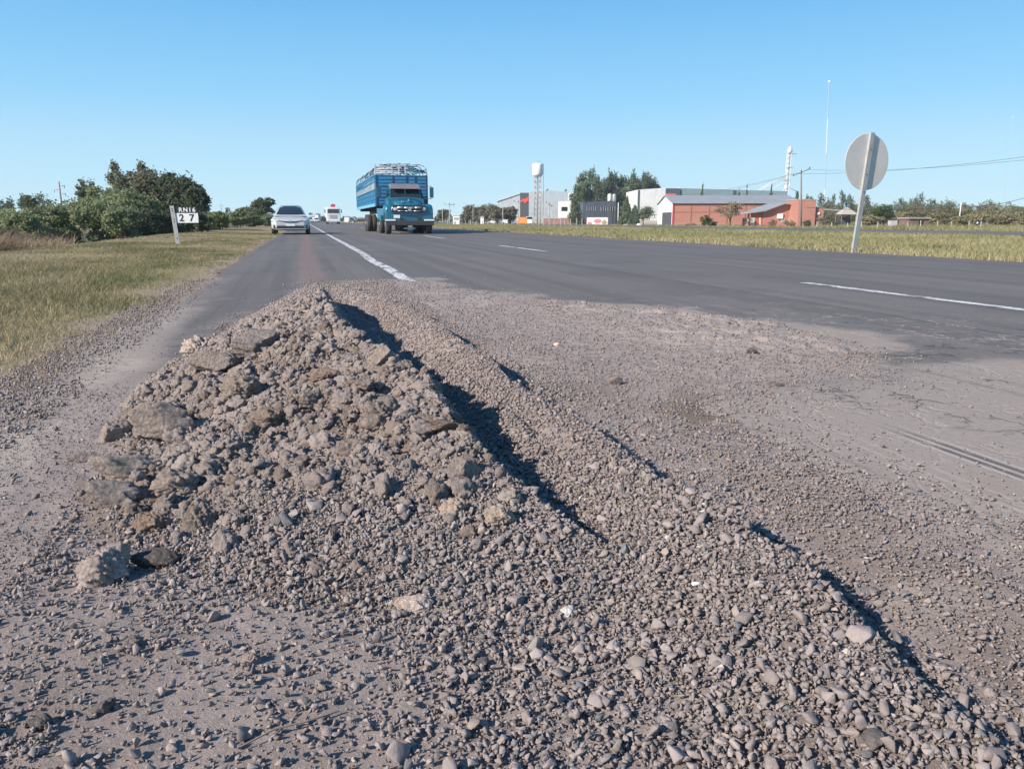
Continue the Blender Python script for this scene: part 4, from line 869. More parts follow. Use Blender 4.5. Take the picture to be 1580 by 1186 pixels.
    fr.bar((-1.0,.62,.47),(1.0,.62,.47),.06,n=8); fr.bar((-1,3.25,.48),(1,3.25,.48),.08,n=8); fr.build('chassis',M_steel,r)
    # trailer: y0..y1
    y0,y1,hw,zb,zt,za=3.0,17.0,1.32,1.40,2.90,3.42
    MB().box((0,(y0+y1)/2,zb),(2*hw,y1-y0,.10)).build('trailer_floor',M_plank,r)
    fl=MB()
    for s in(-1,1): fl.box((s*.45,(y0+y1)/2+.5,1.2),(.12,y1-y0-1,.30))
    for k in range(9): fl.box((0,y0+1+k*1.5,1.28),(2.4,.08,.12))
    fl.build('trailer_frame',M_steel,r)
    fp=MB(); fp.box((0,y0,(zb+zt)/2),(2*hw,.05,zt-zb))
    fp_o=fp.build('front_panel',M_blue,r)
    rb=MB()
    for k in range(9): rb.box((0,y0-.035,zb+.08+k*.172),(2*hw-.04,.02,.02))
    for x in(-hw+.04,-.44,.25,.70,hw-.04): rb.box((x,y0-.04,(zb+zt)/2),(.06,.045,zt-zb))
    rb.build('panel_rib',M_dblue,fp_o)
    for s in(-1,1):
        side=MB(); dd=[]
        # boards with gaps
        for z,hh in ((1.56,.20),(1.79,.20),(2.02,.20),(2.76,.10)): side.box((s*hw,(y0+y1)/2,z),(.03,y1-y0,hh))
        side.build('side_board',M_blue,r)
        MB().box((s*(hw),(y0+y1)/2,2.35),(.03,y1-y0,.30)).build('white_band',M_whiteold,r)
        MB().box((s*hw,(y0+y1)/2,2.58),(.03,y1-y0,.08)).build('upper_board',M_blue,r)
        MB().box((s*(hw+.02),(y0+y1)/2,1.42),(.06,y1-y0,.15)).build('side_rail',M_lblue,r)
        n=17
        for k in range(n+1): MB().box((s*(hw+.03),y0+.04+(y1-y0-.08)*k/n,(zb+zt)/2+.05),(.035,.05,zt-zb-.1)).build('side_post',M_blue2,r)
        MB().box((s*hw,(y0+y1)/2,zt),(.07,y1-y0,.07)).build('top_rail',M_blue,r)
    MB().box((0,y1,(zb+zt)/2),(2*hw,.05,zt-zb)).build('tailgate',M_blue,r)
    def arch(y,m,nm,rr=.022):
        pts=[(-hw,y,zt)]+[(-hw+.02,y,zt+.28)]+[( -hw+.12,y,za-.08),(-hw+.30,y,za),(-.5,y,za+.04),(0,y,za+.06),(.5,y,za+.04),(hw-.30,y,za),(hw-.12,y,za-.08),(hw-.02,y,zt+.28),(hw,y,zt)]
        MB().tube(pts,rr,6).build(nm,m,r)
    arch(y0,M_whiteold,'roof_hoop',.03)
    for k in range(1,12): arch(y0+k*(y1-y0)/11.,M_dblue if k%3 else M_galv,'roof_hoop')
    gd=MB()
    for z in (zt+.10,zt+.20,zt+.30,zt+.42): gd.bar((-hw,y0-.03,z),(hw-.62 if z<zt+.25 else hw-.7,y0-.03,z),.024,n=6)
    for x in(-hw+.03,-.46,-.10,.22): gd.box((x,y0-.03,zt+.27),(.055,.05,.54))
    gd.build('front_guard',M_whiteold,r)
    g2=MB()
    for z in(zt+.12,zt+.26): g2.bar((.3,y0-.01,z),(hw,y0-.01,z),.018)
    g2.bar((.62,y0,zt),(.62,y0,za),.02); g2.bar((.95,y0,zt),(.95,y0,za),.02); g2.build('front_bar',M_lblue,r)
    for k in range(9):
        a_=random.uniform(-1.2,.9); MB().bar((a_,y0+.15+.1*k,zt+random.uniform(.08,.42)),(a_+random.uniform(.5,1.0),y0+.4+.15*k,zt+random.uniform(.08,.45)),random.uniform(.03,.055),n=6).build('stacked_pole',(M_whiteold,M_steel,M_dblue)[k%3],r)
    lr=MB()
    for x,z in((-hw+.03,zt+.28),(hw-.03,zt+.28),(-.9,za+.01),(0,za+.06),(.9,za+.01),(-.45,za+.05),(.45,za+.05)): lr.bar((x,y0,z),(x,y1,z),.02)
    for k in range(7): lr.bar((-.9+.3*k,y0+.5+k*.8,za+.05),(-.5+.3*k,y0+2.2+k*.9,za+.12),.035)
    lr.build('roof_rail',M_dblue,r)
    for y in(y1-6.4,y1-5.15):
        for s in(-1,1):
            for k in range(2): wheel(r,s*(1.08-.30*k),y,.50,.26,side=s,rimm=M_galv)
    return r
truck()
# ---------------------------------------------------------------- white lorry with a red lamp board
def lorry():
    p=at(515,345,142); r=empty('white_lorry',(p.x,p.y,0),0,'white flat fronted lorry with a red board on its roof, far down the road','lorry')
    MB().loft([ring(1.12,.42,2.75,0,20,.25),ring(1.22,.40,2.85,.15,20,.22),ring(1.22,.40,2.95,1.9,20,.22)],sm=False).build('cab',M_wcar,r)
    MB().box((0,-.03,2.28),(1.95,.04,.70)).build('windscreen',M_glass,r,bevel=.02)
    g=MB()
    for k in range(4): g.box((0,-.02,1.0+k*.18),(1.3,.04,.09))
    g.build('grille',M_galv,r); MB().box((0,-.08,.55),(2.4,.22,.34)).build('bumper',M_wcar,r,bevel=.03)
    for s in(-1,1):
        MB().box((s*.92,-.20,.62),(.35,.03,.16)).build('headlight',M_lens,r); MB().box((s*1.42,.1,2.25),(.16,.1,.6)).build('mirror',M_black,r,bevel=.02)
        wheel(r,s*1.0,1.1,.5,.28,side=s); wheel(r,s*1.0,6.5,.5,.28,side=s); wheel(r,s*1.0,7.8,.5,.28,side=s)
    MB().box((0,5.6,2.1),(2.45,7.0,1.9)).build('cargo_box',M_wcar,r,bevel=.03); MB().box((0,4.5,.85),(1.0,8.4,.35)).build('chassis',M_steel,r)
    MB().prism([(-.42,3.0),(.42,3.0),(.42,3.42),(.2,3.5),(-.25,3.5),(-.42,3.15)],'y',.35,.65).build('roof_board',simple('roof_board_red',(.65,.05,.12),.5),r)
    return r
lorry()
# ---------------------------------------------------------------- far side: buildings
ZF=-.42
def corr(name,c,sc=9,axis=0,rough=.5,metal=.2,dirt=.3):       # ribbed metal sheet
    m,t=newmat(name); p=t.p; wv=t.n('TexWave'); wv.bands_direction='XYZ'[axis] if axis<3 else 'X'; wv.inputs['Scale'].default_value=sc; t.l(t.co(),wv.inputs['Vector'])
    f=t.noise(.5,5,.65); col=t.mix(t.ramp(f,[(.35,0.),(.65,1.)]),tuple(x*.86 for x in c),c)
    mp=t.n('Mapping'); mp.inputs['Scale'].default_value=(1.2,1.2,.12); t.l(t.co(),mp.inputs[0]); col=t.mix(t.math('MULTIPLY',t.ramp(t.noise(1.3,5,.7,vec=mp.outputs[0]),[(.5,0.),(.75,1.)]),dirt),col,(.25,.20,.17))
    t.l(col,p.inputs['Base Color']); p.inputs['Roughness'].default_value=rough; p.inputs['Metallic'].default_value=metal; t.bump(wv.outputs['Fac'],.05,.8); return m
M_brick=None
def brickmat():
    m,t=newmat('red_brick'); p=t.p; b=t.n('TexBrick'); b.inputs['Scale'].default_value=1.0; b.inputs['Color1'].default_value=(.46,.19,.145,1); b.inputs['Color2'].default_value=(.39,.155,.12,1); b.inputs['Mortar'].default_value=(.38,.24,.19,1); b.inputs['Mortar Size'].default_value=.012; b.inputs['Brick Width'].default_value=.30; b.inputs['Row Height'].default_value=.12
    cb=t.n('CombineXYZ'); sp=t.n('SeparateXYZ'); t.l(t.co(),sp.inputs[0]); t.l(t.math('ADD',sp.outputs[0],sp.outputs[1]),cb.inputs[0]); t.l(sp.outputs[2],cb.inputs[1]); t.l(cb.outputs[0],b.inputs['Vector'])
    f=t.noise(.35,6,.7); c=t.mix(t.math('MULTIPLY',t.ramp(f,[(.45,0.),(.7,1.)]),.45),b.outputs['Color'],(.48,.24,.165)); t.l(c,p.inputs['Base Color']); p.inputs['Roughness'].default_value=.9; return m
M_brick=brickmat()
M_wsheet=corr('white_sheet',(.86,.87,.86),4,0,.5,.1); M_gsheet=corr('grey_sheet',(.56,.62,.66),3,0,.5,.2); M_roofsh=corr('roof_sheet',(.44,.44,.44),4,0,.5,.2); M_tealsh=corr('blue_grey_sheet',(.24,.33,.37),3,0,.5,.2); M_navy=corr('navy_sheet',(.075,.095,.13),4,0,.55,.1); M_dkpanel=simple('dark_panel',(.07,.08,.095),.6); M_redtrim=simple('red_trim',(.50,.03,.06),.6); M_concrete=simple('concrete',(.42,.41,.38),.9,var=.15,scale=2,dirt=((.28,.25,.22),.4)); M_whitewall=simple('white_wall',(.80,.80,.77),.8,dirt=((.40,.36,.32),.35))
def bl(px,d,z=ZF):                      # point on the land at photo column px, d metres ahead
    r=ray(px,348); k=d/(r[0]*math.sin(PS)+r[1]*math.cos(PS)); return Vector((r[0]*k,r[1]*k,z))
def W(px0,px1,d): return (px1-px0)*d/FPX/ (math.cos(TH)) *math.cos(TH)
def Hh(py,d): return at(790,py,d).z-ZF
def site(name,px,d,label,cat,group=None,rz=0): return empty(name,bl(px,d),-PS+rz,label,cat,group)
# long red brick shed
d=150; r=site('brick_shed',1037,d,'long red brick shed with a white gable end and a pale grey metal roof','building')
L=W(1037,1228,d); D=15.; e=Hh(313.5,d); g=Hh(302.5,d+7.5); sk=.25
MB().box((L/2,D/2,e/2),(L,D,e)).build('wall',M_brick,r)
MB().prism([(0,e),(D,e),(D/2,g-.12)],'x',-.01,.25).build('gable',M_whitewall,r)
gp=MB().box((-.03,D*.5,e/2),(.06,D*.99,e)).build('white_cladding',M_whitewall,r)
rf=MB().prism([(-.4,e-.05),(D/2,g),(D+.4,e-.05),(D+.4,e+.07),(D/2,g+.14),(-.4,e+.07)],'x',-.3,L+.3).build('roof',M_roofsh,r)
MB().box((-.07,D*.34,1.3),(.08,D*.62,2.6)).build('roller_door',M_dkpanel,r); MB().box((.12,-.03,e/2),(.35,.08,e)).build('corner_trim',M_redtrim,r)
MB().box((L/2,-.02,.30),(L-.5,.05,.6)).build('plinth',simple('faded_plinth',(.42,.25,.17),.9),r); fr=MB()
for k in range(1,7): fr.box((L*k/7,-.03,e/2),(.22,.07,e))
fr.box((L/2,-.035,e*.62),(L-.4,.05,.12)); fr.build('pilaster',simple('worn_brick_edge',(.36,.15,.10),.9),r)
# white warehouse behind it
d=172; r=site('white_warehouse',981,d,'tall white sheet metal warehouse left of the red brick shed','building'); L=W(981,1024,d); e=Hh(293,d)
MB().prism([(0,0),(L,0),(L,e+.45),(0,e)],'y',0,16).build('wall',M_wsheet,r); MB().box((W(983.5,986.5,d),-.04,e*.72),(W(984,986.6,d),.06,e*.55)).build('dark_slot',M_dkpanel,r)
MB().box((L/2,-.03,.5),(L*.98,.05,1.0)).build('plinth',M_concrete,r)
# blue grey long shed
d=205; r=site('blue_grey_shed',1046,d,'long low blue grey shed standing behind the red brick shed','building'); L=W(1046,1208,d); e=Hh(290.5,d)
MB().prism([(0,0),(L,0),(L,e-.75),(0,e)],'y',0,14).build('wall',M_tealsh,r); MB().box((-.2,-.05,e/2),(.7,.12,e+.2)).build('white_pilaster',M_whitewall,r); MB().box((L*.51,-.05,e/2-.3),(.8,.1,e*.94)).build('dark_joint',M_dkpanel,r)
a=MB().box((-W(1024,1044,d)/2,1,e/2),(W(1024,1044,d),3,e-.1)).build('dark_annex',M_dkpanel,r)
d=165; r=site('red_canopy',1025,d,'small red roof peeping above the white gable of the brick shed','canopy'); h=Hh(303.5,d); MB().prism([(0,h),(2.1,h),(2.1,h+.62),(.5,h+.62)],'y',0,2.5).build('roof',simple('red_roof',(.55,.12,.12),.6),r); MB().box((1,1.2,h/2),(1.6,1.8,h)).build('wall',M_whitewall,r)
# brick wing, lean-to and brick tower on the right
d=133; r=site('brick_wing',1177,d,'low brick wing with a slanting grey roof at the right end of the brick shed','building'); L=W(1177,1236,d); e=Hh(326,d); g=Hh(313,d)
MB().prism([(0,0),(L,0),(L,g-.3),(L*.55,g-.2),(0,e)],'y',0,9).build('wall',M_brick,r)
MB().prism([(-2.6,e-.35),(0,e),(L*.56,g),(L*.56,g+.14),(0,e+.14),(-2.6,e-.2)],'y',-.9,9.3).build('roof',M_roofsh,r)
MB().box((-2.4,-.6,e/2-.1),(.14,.14,e-.5)).build('porch_post',M_brick,r); MB().box((L*.42,-.12,1.75),(.9,.3,.8)).build('air_conditioner',M_whitewall,r)
w_=MB()
for k in range(2): w_.box((L*(.5+.2*k),-.03,1.15),(.7,.06,.8))
w_.build('window',M_concrete,r)
d=129; r=site('brick_tower',1230,d,'blocky orange brick building with stepped top at the right of the brick shed','building')
L=W(1230,1256,d); e=Hh(308.5,d); MB().box((L/2,3,e/2),(L,6,e)).build('wall',M_brick,r); MB().box((L+.7,3,e*.36),(1.6,5,e*.72)).build('side_block',M_brick,r); MB().box((L/2,3,e+.06),(L+.15,6.15,.12)).build('coping',M_concrete,r); MB().box((L+.7,.44,e*.5),(.35,.2,.35)).build('wall_lamp',M_whitewall,r)
# striped panels under the lean-to
d=128; r=site('striped_fence',1145,d,'red, cream and white striped panels standing in front of the brick wing','fence'); L=W(1145,1176,d); h=Hh(336,d); cols=[(.50,.09,.07),(.60,.50,.36),(.62,.60,.55),(.48,.10,.07),(.55,.22,.14)]
cm=[simple('panel_colour_%d'%i,c,.7) for i,c in enumerate(cols)]
for k,ci in enumerate([0,4,2,0,1,2,0,3,1,0]): MB().box((L*(k+.5)/10,0,h/2),(L/10.6,.06,h*(1 if k%3 else .93))).build('panel',cm[ci],r)
# bucket elevator
d=235; r=site('grain_elevator',1210,d,'white bucket elevator tower with slanting grain chutes','elevator tower'); h=Hh(236,d); u=d/FPX; M_wst=simple('white_steel',(.62,.62,.60),.6)
mb=MB()
for x in(-.55,.55):
    for y in(-.55,.55): mb.bar((x,y,0),(x*.9,y,h),.09,n=5)
for k in range(14):
    z=h*k/14; mb.bar((-.55,-.55,z),(.55,-.55,z+h/14),.05,n=4); mb.bar((.55,-.55,z),(-.55,-.55,z+h/14),.05,n=4); mb.bar((-.55,-.55,z),(-.55,.55,z+h/14),.05,n=4)
mb.build('lattice',M_wst,r); MB().box((-.22,0,h/2),(.26,.26,h)).box((.24,0,h/2),(.26,.26,h)).build('leg_casing',M_whitewall,r)
MB().lathe([(.4,-.3),(.7,-.1),(.7,.9),(.45,1.2),(.3,1.7),(.05,1.75)],14,Matrix.Translation((.1,0,h+.1))).build('head',M_wst,r); MB().box((.9,0,h-.3),(2.4,1.2,.12)).box((.4,0,h*.80),(1.9,1.3,.12)).box((0,0,h*.62),(1.8,1.3,.12)).build('platform',M_galv,r)
for (x1,z1,x0,z0) in ((-7.4,Hh(291,d),-.4,h*.70),(-3.8,Hh(291,d),-.3,h*.60),(-9.5,Hh(293,d)-1,-.5,h*.66),(4.0,Hh(286,d)-2,.5,h*.52),(-3,4,-.3,h*.55)): MB().bar((x0,0,z0),(x1,1,z1),.11,n=8).build('chute',M_wst,r)
# left group: grey warehouse, dark tower panel, white office, navy office
d=240; r=site('grey_warehouse',815,d,'big pale grey corrugated warehouse behind the water tower','building'); L=W(815,882,d); e=Hh(296.5,d)
MB().prism([(0,0),(L,0),(L,e-.1),(L*.5,e+.5),(0,e)],'y',0,30).build('wall',M_gsheet,r); MB().box((L/2,-.05,.6),(L,.1,1.2)).build('plinth',M_concrete,r)
v=MB()
for k in range(2): v.lathe([(.35,0),(.35,.5),(.6,.5),(.1,.9)],10,Matrix.Translation((L*(.42+.42*k),2,e+.2)))
v.build('roof_vent',M_galv,r)
d=242; r=site('pale_shed',768,d,'pale low pitched shed running left from the dark tower panel','building'); L=W(768,803,d); e=Hh(311,d); MB().prism([(0,0),(L,0),(L,Hh(298.5,d)),(0,e)],'y',0,20).build('wall',M_gsheet,r); MB().prism([(-.3,e),(L,Hh(298.5,d)),(L,Hh(298.5,d)+.25),(-.3,e+.25)],'y',-.3,20).build('roof',M_wsheet,r)
d=226; r=site('sign_tower',802.5,d,'dark grey tower panel bearing an orange red arrow shaped logo','building sign'); L=W(802.5,815.5,d); e=Hh(297.5,d); MB().box((L/2,2,e/2),(L,4,e)).build('tower',M_dkpanel,r)
q=lambda px,py:((px-802.5)*d/FPX,at(790,py,d).z-ZF)
MB().prism([q(802.8,310),(q(806,307.5)[0],q(806,307)[1]),q(811,306.5),q(815.6,302.5),q(814.6,307.5),q(815.2,309.5),q(811.6,312),q(809.4,315),q(808.6,312),q(802.8,312.5)],'y',-.12,-.02).build('logo',simple('logo_red',(.75,.09,.05),.5),r)
d=215; r=site('white_office',864,d,'white box shaped office with a dark window between warehouse and cypress','building'); L=W(864,884,d); e=Hh(310.5,d); MB().box((L/2,4,e/2),(L,8,e)).build('wall',M_whitewall,r); MB().box((L*.32,-.02,Hh(322.5,d)),(W(0,9,d),.06,W(0,6,d))).build('window',M_glass,r); MB().box((L*.30,-.4,Hh(335.5,d)),(L*.75,.9,.3)).build('awning',M_whitewall,r)
d=222; r=site('white_roof_block',878,d,'small white block with a dark strip window on top beside the cypress','building'); L=W(878,898,d); z0=Hh(308,d); z1=Hh(297.5,d); MB().box((L/2,3,(z0+z1)/2),(L,6,z1-z0)).build('wall',M_whitewall,r); MB().box((L/2,3.3,z0/2),(L*.9,5.2,z0)).build('lower_wall',M_gsheet,r); MB().box((W(0,5,d),-.0,z0+.05),(W(0,8,d),.3,.5)).build('window',M_glass,r)
d=172; r=site('navy_office',899,d,'two storey navy blue metal office with two rows of white framed windows','building'); L=W(899,948.5,d); e=Hh(312.3,d); MB().box((L/2,4,e/2),(L,8,e)).build('wall',M_navy,r); MB().prism([(L*.1,e),(L*1.0,e),(L*.9,e+.4),(L*.45,e+.2)],'y',1,7).build('roof',M_navy,r)
for (a,b,n) in ((905,918,4),(926,947,6)):
    x0=W(899,a,d);x1=W(899,b,d);z=Hh(322.5,d); wf=MB().box(((x0+x1)/2,-.02,z),(x1-x0,.05,W(0,6.8,d))).build('window',M_glass,r); m=MB()
    for k in range(n+1): m.box((x0+(x1-x0)*k/n,-.055,z),(.045,.02,W(0,6.8,d)))
    m.build('mullion',M_signwhite,wf)
MB().box((W(899,944,d)*1.0,-.04,1.6),(.1,.05,3.0)).build('door_edge',M_steel,r)
MB().box((L+.45,1.4,e*.5),(.9,2.4,e*.92)).build('stair_tower',M_dkpanel,r); MB().box((L+.5,-.03,e*.6),(.14,.1,e*.8)).build('white_pipe',M_signwhite,r)
for k,px in enumerate((939.5,946.5)):
    b=bl(px,d+3); r=empty('roof_tank',(b.x,b.y,ZF+e+.15),-PS,('left' if k==0 else 'right')+' one of two grey cylindrical tanks on the navy office roof','water tank','tanks on the navy office')
    MB().lathe([(.35,0),(.42,.1),(.42,1.5),(.38,1.62),(.12,1.75)],18).build('tank',M_galv if k else M_whitewall,r); MB().box((0,0,-.1),(1.0,1.0,.14)).build('stand',M_steel,r)
# mural wall, low brown wall
d=148; r=site('painted_wall',905.5,d,'low white wall with blurred pink and red painted advertising','wall'); L=W(905.5,937,d); h=Hh(335.5,d); MB().box((L/2,0,h/2),(L,.2,h)).build('wall',M_whitewall,r)
def blob(x0,x1,z0,z1,m,nm,seed):
    g=random.Random(seed); P=[]
    for i in range(16):
        t=2*math.pi*i/16; P.append(((x0+x1)/2+(x1-x0)/2*math.cos(t)*g.uniform(.75,1),(z0+z1)/2+(z1-z0)/2*math.sin(t)*g.uniform(.7,1)))
    MB().prism(P,'y',-.125,-.105).build(nm,m,r)
M_pink=simple('pink_paint',(.66,.24,.28),.8); M_ochre=simple('ochre_paint',(.42,.30,.18),.8); blob(L*.30,L*.72,h*.28,h*.88,M_pink,'painted_patch',1); blob(L*.70,L*.96,h*.1,h*.75,M_ochre,'painted_patch',2); blob(L*.02,L*.24,h*.1,h*.55,M_pink,'painted_patch',3)
d=160; r=site('low_wall',838,d,'long low reddish brown wall running behind the fence posts','wall'); L=W(838,905,d); h=Hh(337.5,d); MB().box((L/2,0,h/2),(L,.2,h)).build('wall',simple('faded_red_wall',(.33,.17,.15),.85,var=.25,scale=.6),r); MB().box((L/2,0,h+.04),(L+.1,.3,.08)).build('coping',M_concrete,r)
# water tower
d=205; r=site('water_tower',829,d,'white cylindrical water tank high on a slim lattice tower','water tower'); zt=Hh(252.5,d); zb=Hh(272,d); R=W(0,8.2,d); u=.5
MB().lathe([(R*.35,zb-.15),(R*.8,zb+.05),(R,zb+.55),(R,zt-.35),(R*.9,zt-.05),(R*.4,zt+.12),(R*.1,zt+.15)],26).build('tank',M_signwhite,r); hw=W(0,5,d); mb=MB()
for x in(-hw,hw):
    for y in(-hw,hw): mb.bar((x,y,0),(x*.9,y*.9,zb),.09,n=6)
for k in range(9):
    z0=zb*k/9;z1=zb*(k+1)/9
    for (a,b) in(((-hw,-hw),(hw,-hw)),((-hw,-hw),(-hw,hw)),((hw,-hw),(hw,hw)),((-hw,hw),(hw,hw))):
        mb.bar((*a,z1),(*b,z1),.05,n=4); mb.bar((*a,z0),(*b,z1),.035,n=4); mb.bar((*b,z0),(*a,z1),.035,n=4)
mb.build('lattice',M_galv,r); MB().bar((0,0,0),(0,0,zb),.16,n=8).build('pipe',M_galv,r)
l=MB(); l.bar((R+.1,0,2),(R+.1,0,zt),.03,n=4); l.bar((R+.1,.4,2),(R+.1,.4,zt),.03,n=4); l.build('ladder',M_steel,r)
MB().box((0,0,zt+.3),(.9,.9,.03)).tube([(-.6,-.6,zt+.1),(-.6,-.6,zt+.65),(.6,-.6,zt+.65),(.6,-.6,zt+.1)],.03).build('top_rail',M_galv,r)
# orange board, van, white hut and bits
d=118; r=site('orange_board',799.5,d,'orange roadside board on two legs below the dark tower panel','sign board'); L=W(799.5,813,d); z0=Hh(345,d);z1=Hh(335,d); b_=MB().box((L/2,0,(z0+z1)/2),(L,.06,z1-z0)).build('board',simple('orange_paint',(.80,.25,.04),.6),r)
s_=MB()
for k in range(3): s_.box((L/2,-.035,z0+(z1-z0)*(.25+.25*k)),(L*(.8,.62,.75)[k],.01,.055))
s_.build('text_line',simple('cream',(.75,.55,.35),.7),b_); MB().box((L*.15,.05,z0/2),(.07,.07,z0)).box((L*.85,.05,z0/2),(.07,.07,z0)).build('leg',M_galv,r)
def van(px,d,label,m=M_wcar,ln=4.6,rz=1.4):
    r=site('van',px,d,label,'van',rz=rz)
    MB().loft([ring(.85,.35,1.0,0,16,.35),ring(.9,.3,1.15,.3,16,.3),ring(.92,.3,1.35,1.0,16,.3),ring(.92,.3,2.0,1.6,16,.25),ring(.92,.3,2.05,ln-.1,16,.25),ring(.88,.35,2.0,ln,16,.25)],sm=False).build('body',m,r)
    MB().add([(-.72,.95,1.38),(.72,.95,1.38),(.66,1.5,1.92),(-.66,1.5,1.92)],[(0,1,2,3)]).build('windscreen',M_glass,r,fix=False)
    for s in(-1,1):
        MB().box((s*.925,1.9,1.6),(.02,.9,.5)).build('side_window',M_glass,r)
        for y in(.8,ln-.9): wheel(r,s*.82,y,.33,.2,side=s)
van(793,195,'white van parked left of the orange board',rz=.5); van(816,190,'white van with dark windows parked right of the orange board',rz=-.15)
for k,(px,d,lab) in enumerate(((771,235,'white car parked below the brown trees, right one'),(757,240,'white car parked below the brown trees, left one'))): 
    b=bl(px,d); car(b,.25,M_wcar,lab)
d=130; r=site('white_kiosk',699,d,'small white kiosk with a flat top right of the cattle truck','kiosk'); L=W(699,709,d);h=Hh(332.5,d); MB().box((L/2,.6,h/2),(L,1.2,h)).build('wall',M_whitewall,r); MB().box((L/2,.6,h+.04),(L+.2,1.4,.08)).build('roof',M_signwhite,r); MB().box((L*.5,-.02,h*.72),(L*.7,.04,h*.2)).build('hatch',M_galv,r); MB().box((L*.3,-.02,h*.25),(L*.25,.03,h*.45)).build('door',M_galv,r)
for px,lab in ((965,'white painted boulder right of the navy office'),(986,'white painted boulder before the young loose tree')):
    V,F=cutstone(3,900+px,7,.6,.9,.1); o=mesh_np('boulder',V*.55,F,M_signwhite,smooth=True); o.location=bl(px,125,ZF+.2); tag(o,lab,'boulder')
r=site('white_shelter',744,150,'small cream pillar shaped hut below the brown trees','hut'); h=Hh(335.5,150); MB().box((0,0,h/2),(.65,.65,h)).build('wall',M_whitewall,r); MB().prism([(-.45,h),(.45,h),(0,h+.3)],'y',-.4,.4).build('roof',M_concrete,r)
# fence posts along the far side
def post_(px,d,h,label,group):
    o=MB().box((0,0,h/2),(.10,.10,h),taper=.8).build('fence_post',M_concrete); o.location=bl(px,d); o.rotation_euler=(0,random.uniform(-.03,.03),random.uniform(-.3,.3)); tag(o,label,'fence post',group)
for px in list(np.arange(822,905,8.4)): post_(px+random.uniform(-1,1),116,1.35+random.uniform(-.1,.15),'pale concrete fence post in the row between water tower and cypress','pale fence posts by the water tower')
for px in list(np.arange(690,800,9.)): post_(px+random.uniform(-1,1),128,1.0+random.uniform(-.1,.15),'short pale fence post in the row below the brown trees','short fence posts below the brown trees')
for px in list(np.arange(1262,1520,23.)): post_(px+random.uniform(-3,3),100,.85+random.uniform(-.1,.2),'small pale fence post in the row at the right before the scrub','fence posts before the scrub')
# ---------------------------------------------------------------- poles, masts, wires
M_wood=simple('pole_wood',(.20,.17,.15),.9,var=.2,scale=3); M_conc2=simple('concrete_pole',(.36,.35,.33),.9)
def pole(px,top,d,label,cat='utility pole',m=None,arm=2.2,lean=0,r0=.15,tilt=0,arms=1):
    p=site('utility_pole',px,d,label,cat); h=Hh(top,d); p.rotation_euler=(0,lean,-PS)
    MB().bar((0,0,-.3),(0,0,h),r0,r0*.65,10).build('pole',m or M_wood,p)
    if arms:
        a=MB().bar((-arm/2,-.12,h-.35-tilt*arm/2),(arm/2,-.12,h-.35+tilt*arm/2),.06,n=6).build('crossarm',m or M_wood,p)
        ins=MB()
        for k in(-1,0,1): ins.lathe([(.05,0),(.09,.05),(.04,.12),(.08,.18),(.03,.25)],8,Matrix.Translation((k*arm*.46,-.12,h-.32+tilt*arm*.46*k)))
        ins.build('insulator',M_steel,p)
    return p,h
pole(1236,262,118,'leaning wooden power pole with a slanting crossarm before the brick wing',lean=R_(-4),arm=2.6,tilt=.35,r0=.16)
pole(694,313,150,'slim pole with a crossarm just right of the cattle truck',arm=1.9,r0=.12,m=M_conc2); pole(683,322,170,'slim pole beside the small round tree right of the cattle truck',arms=0,r0=.1,m=M_conc2)
pole(776,322,140,'pale slim pole in front of the brown trees',arms=0,r0=.09,m=M_conc2); pole(800,309,165,'slim pole left of the dark tower panel',arm=2.0,r0=.1,m=M_conc2); pole(847,313,135,'grey pole with a lamp arm before the grey warehouse',cat='lamp post',arm=1.0,r0=.1,tilt=-.5,m=M_galv)
pole(1479,313,150,'pale pole among the scrub on the right',arms=0,r0=.09,m=M_signwhite); pole(730,300+22,160,'faint slim pole above the brown trees',arms=0,r0=.07,m=M_conc2)
# pylon of the left
b=at(98,345,150); r=empty('power_pylon',(b.x,b.y,-.8),-PS,'concrete power pylon with three staggered crossarms beyond the thicket','pylon'); h=at(98,280,150).z+.8
MB().bar((0,0,0),(0,0,h),.28,.16,10).build('pole',M_conc2,r)
for k,(dz,s) in enumerate(((.8,1),(1.5,-1),(2.2,1))):
    MB().bar((0,0,h-dz),(s*1.1,0,h-dz),.07,n=6).build('crossarm',M_conc2,r); MB().bar((s*1.0,0,h-dz-.5),(s*1.0,0,h-dz),.05,n=6).build('insulator',M_steel,r)
b=at(343,345,300); r=empty('far_pylon',(b.x,b.y,-.8),-PS,'tiny distant power pylon above the shrubs right of the kilometre sign','pylon'); h=at(343,314,300).z+.8; MB().bar((0,0,0),(0,0,h),.2,.12,8).build('pole',M_conc2,r); MB().bar((-1,0,h-1),(1,0,h-1),.07,n=6).build('crossarm',M_conc2,r)
def mast(px,base_px,top,d,label,lean,cols,rr):
    b=bl(base_px,d); t=at(px,top,d); r=empty('radio_mast',b,0,label,'mast'); v=t-b; n=len(cols)
    for k,c in enumerate(cols):
        a=v*(k/n); e=v*((k+1)/n); m=MB()
        for q in range(3):
            o=Vector((math.cos(q*2.1)*rr,math.sin(q*2.1)*rr,0)); m.bar(a+o,e+o,rr*.28,n=4)
        for z in range(10):
            for q in range(3):
                o=Vector((math.cos(q*2.1)*rr,math.sin(q*2.1)*rr,0)); o2=Vector((math.cos((q+1)*2.1)*rr,math.sin((q+1)*2.1)*rr,0)); m.bar(a.lerp(e,z/10)+o,a.lerp(e,(z+1)/10)+o2,rr*.16,n=4)
        m.build('mast_section',c,r)
    MB().lathe([(.2,0),(.6,.2),(.6,.8),(.2,1.1)],10,Matrix.Translation(v)).build('beacon',M_signwhite,r)
M_mast=simple('mast_haze_grey',(.40,.50,.55),.7); M_mastw=simple('mast_white',(.75,.76,.76),.6)  # grey blended towards the sky: distance haze put into the mast colour
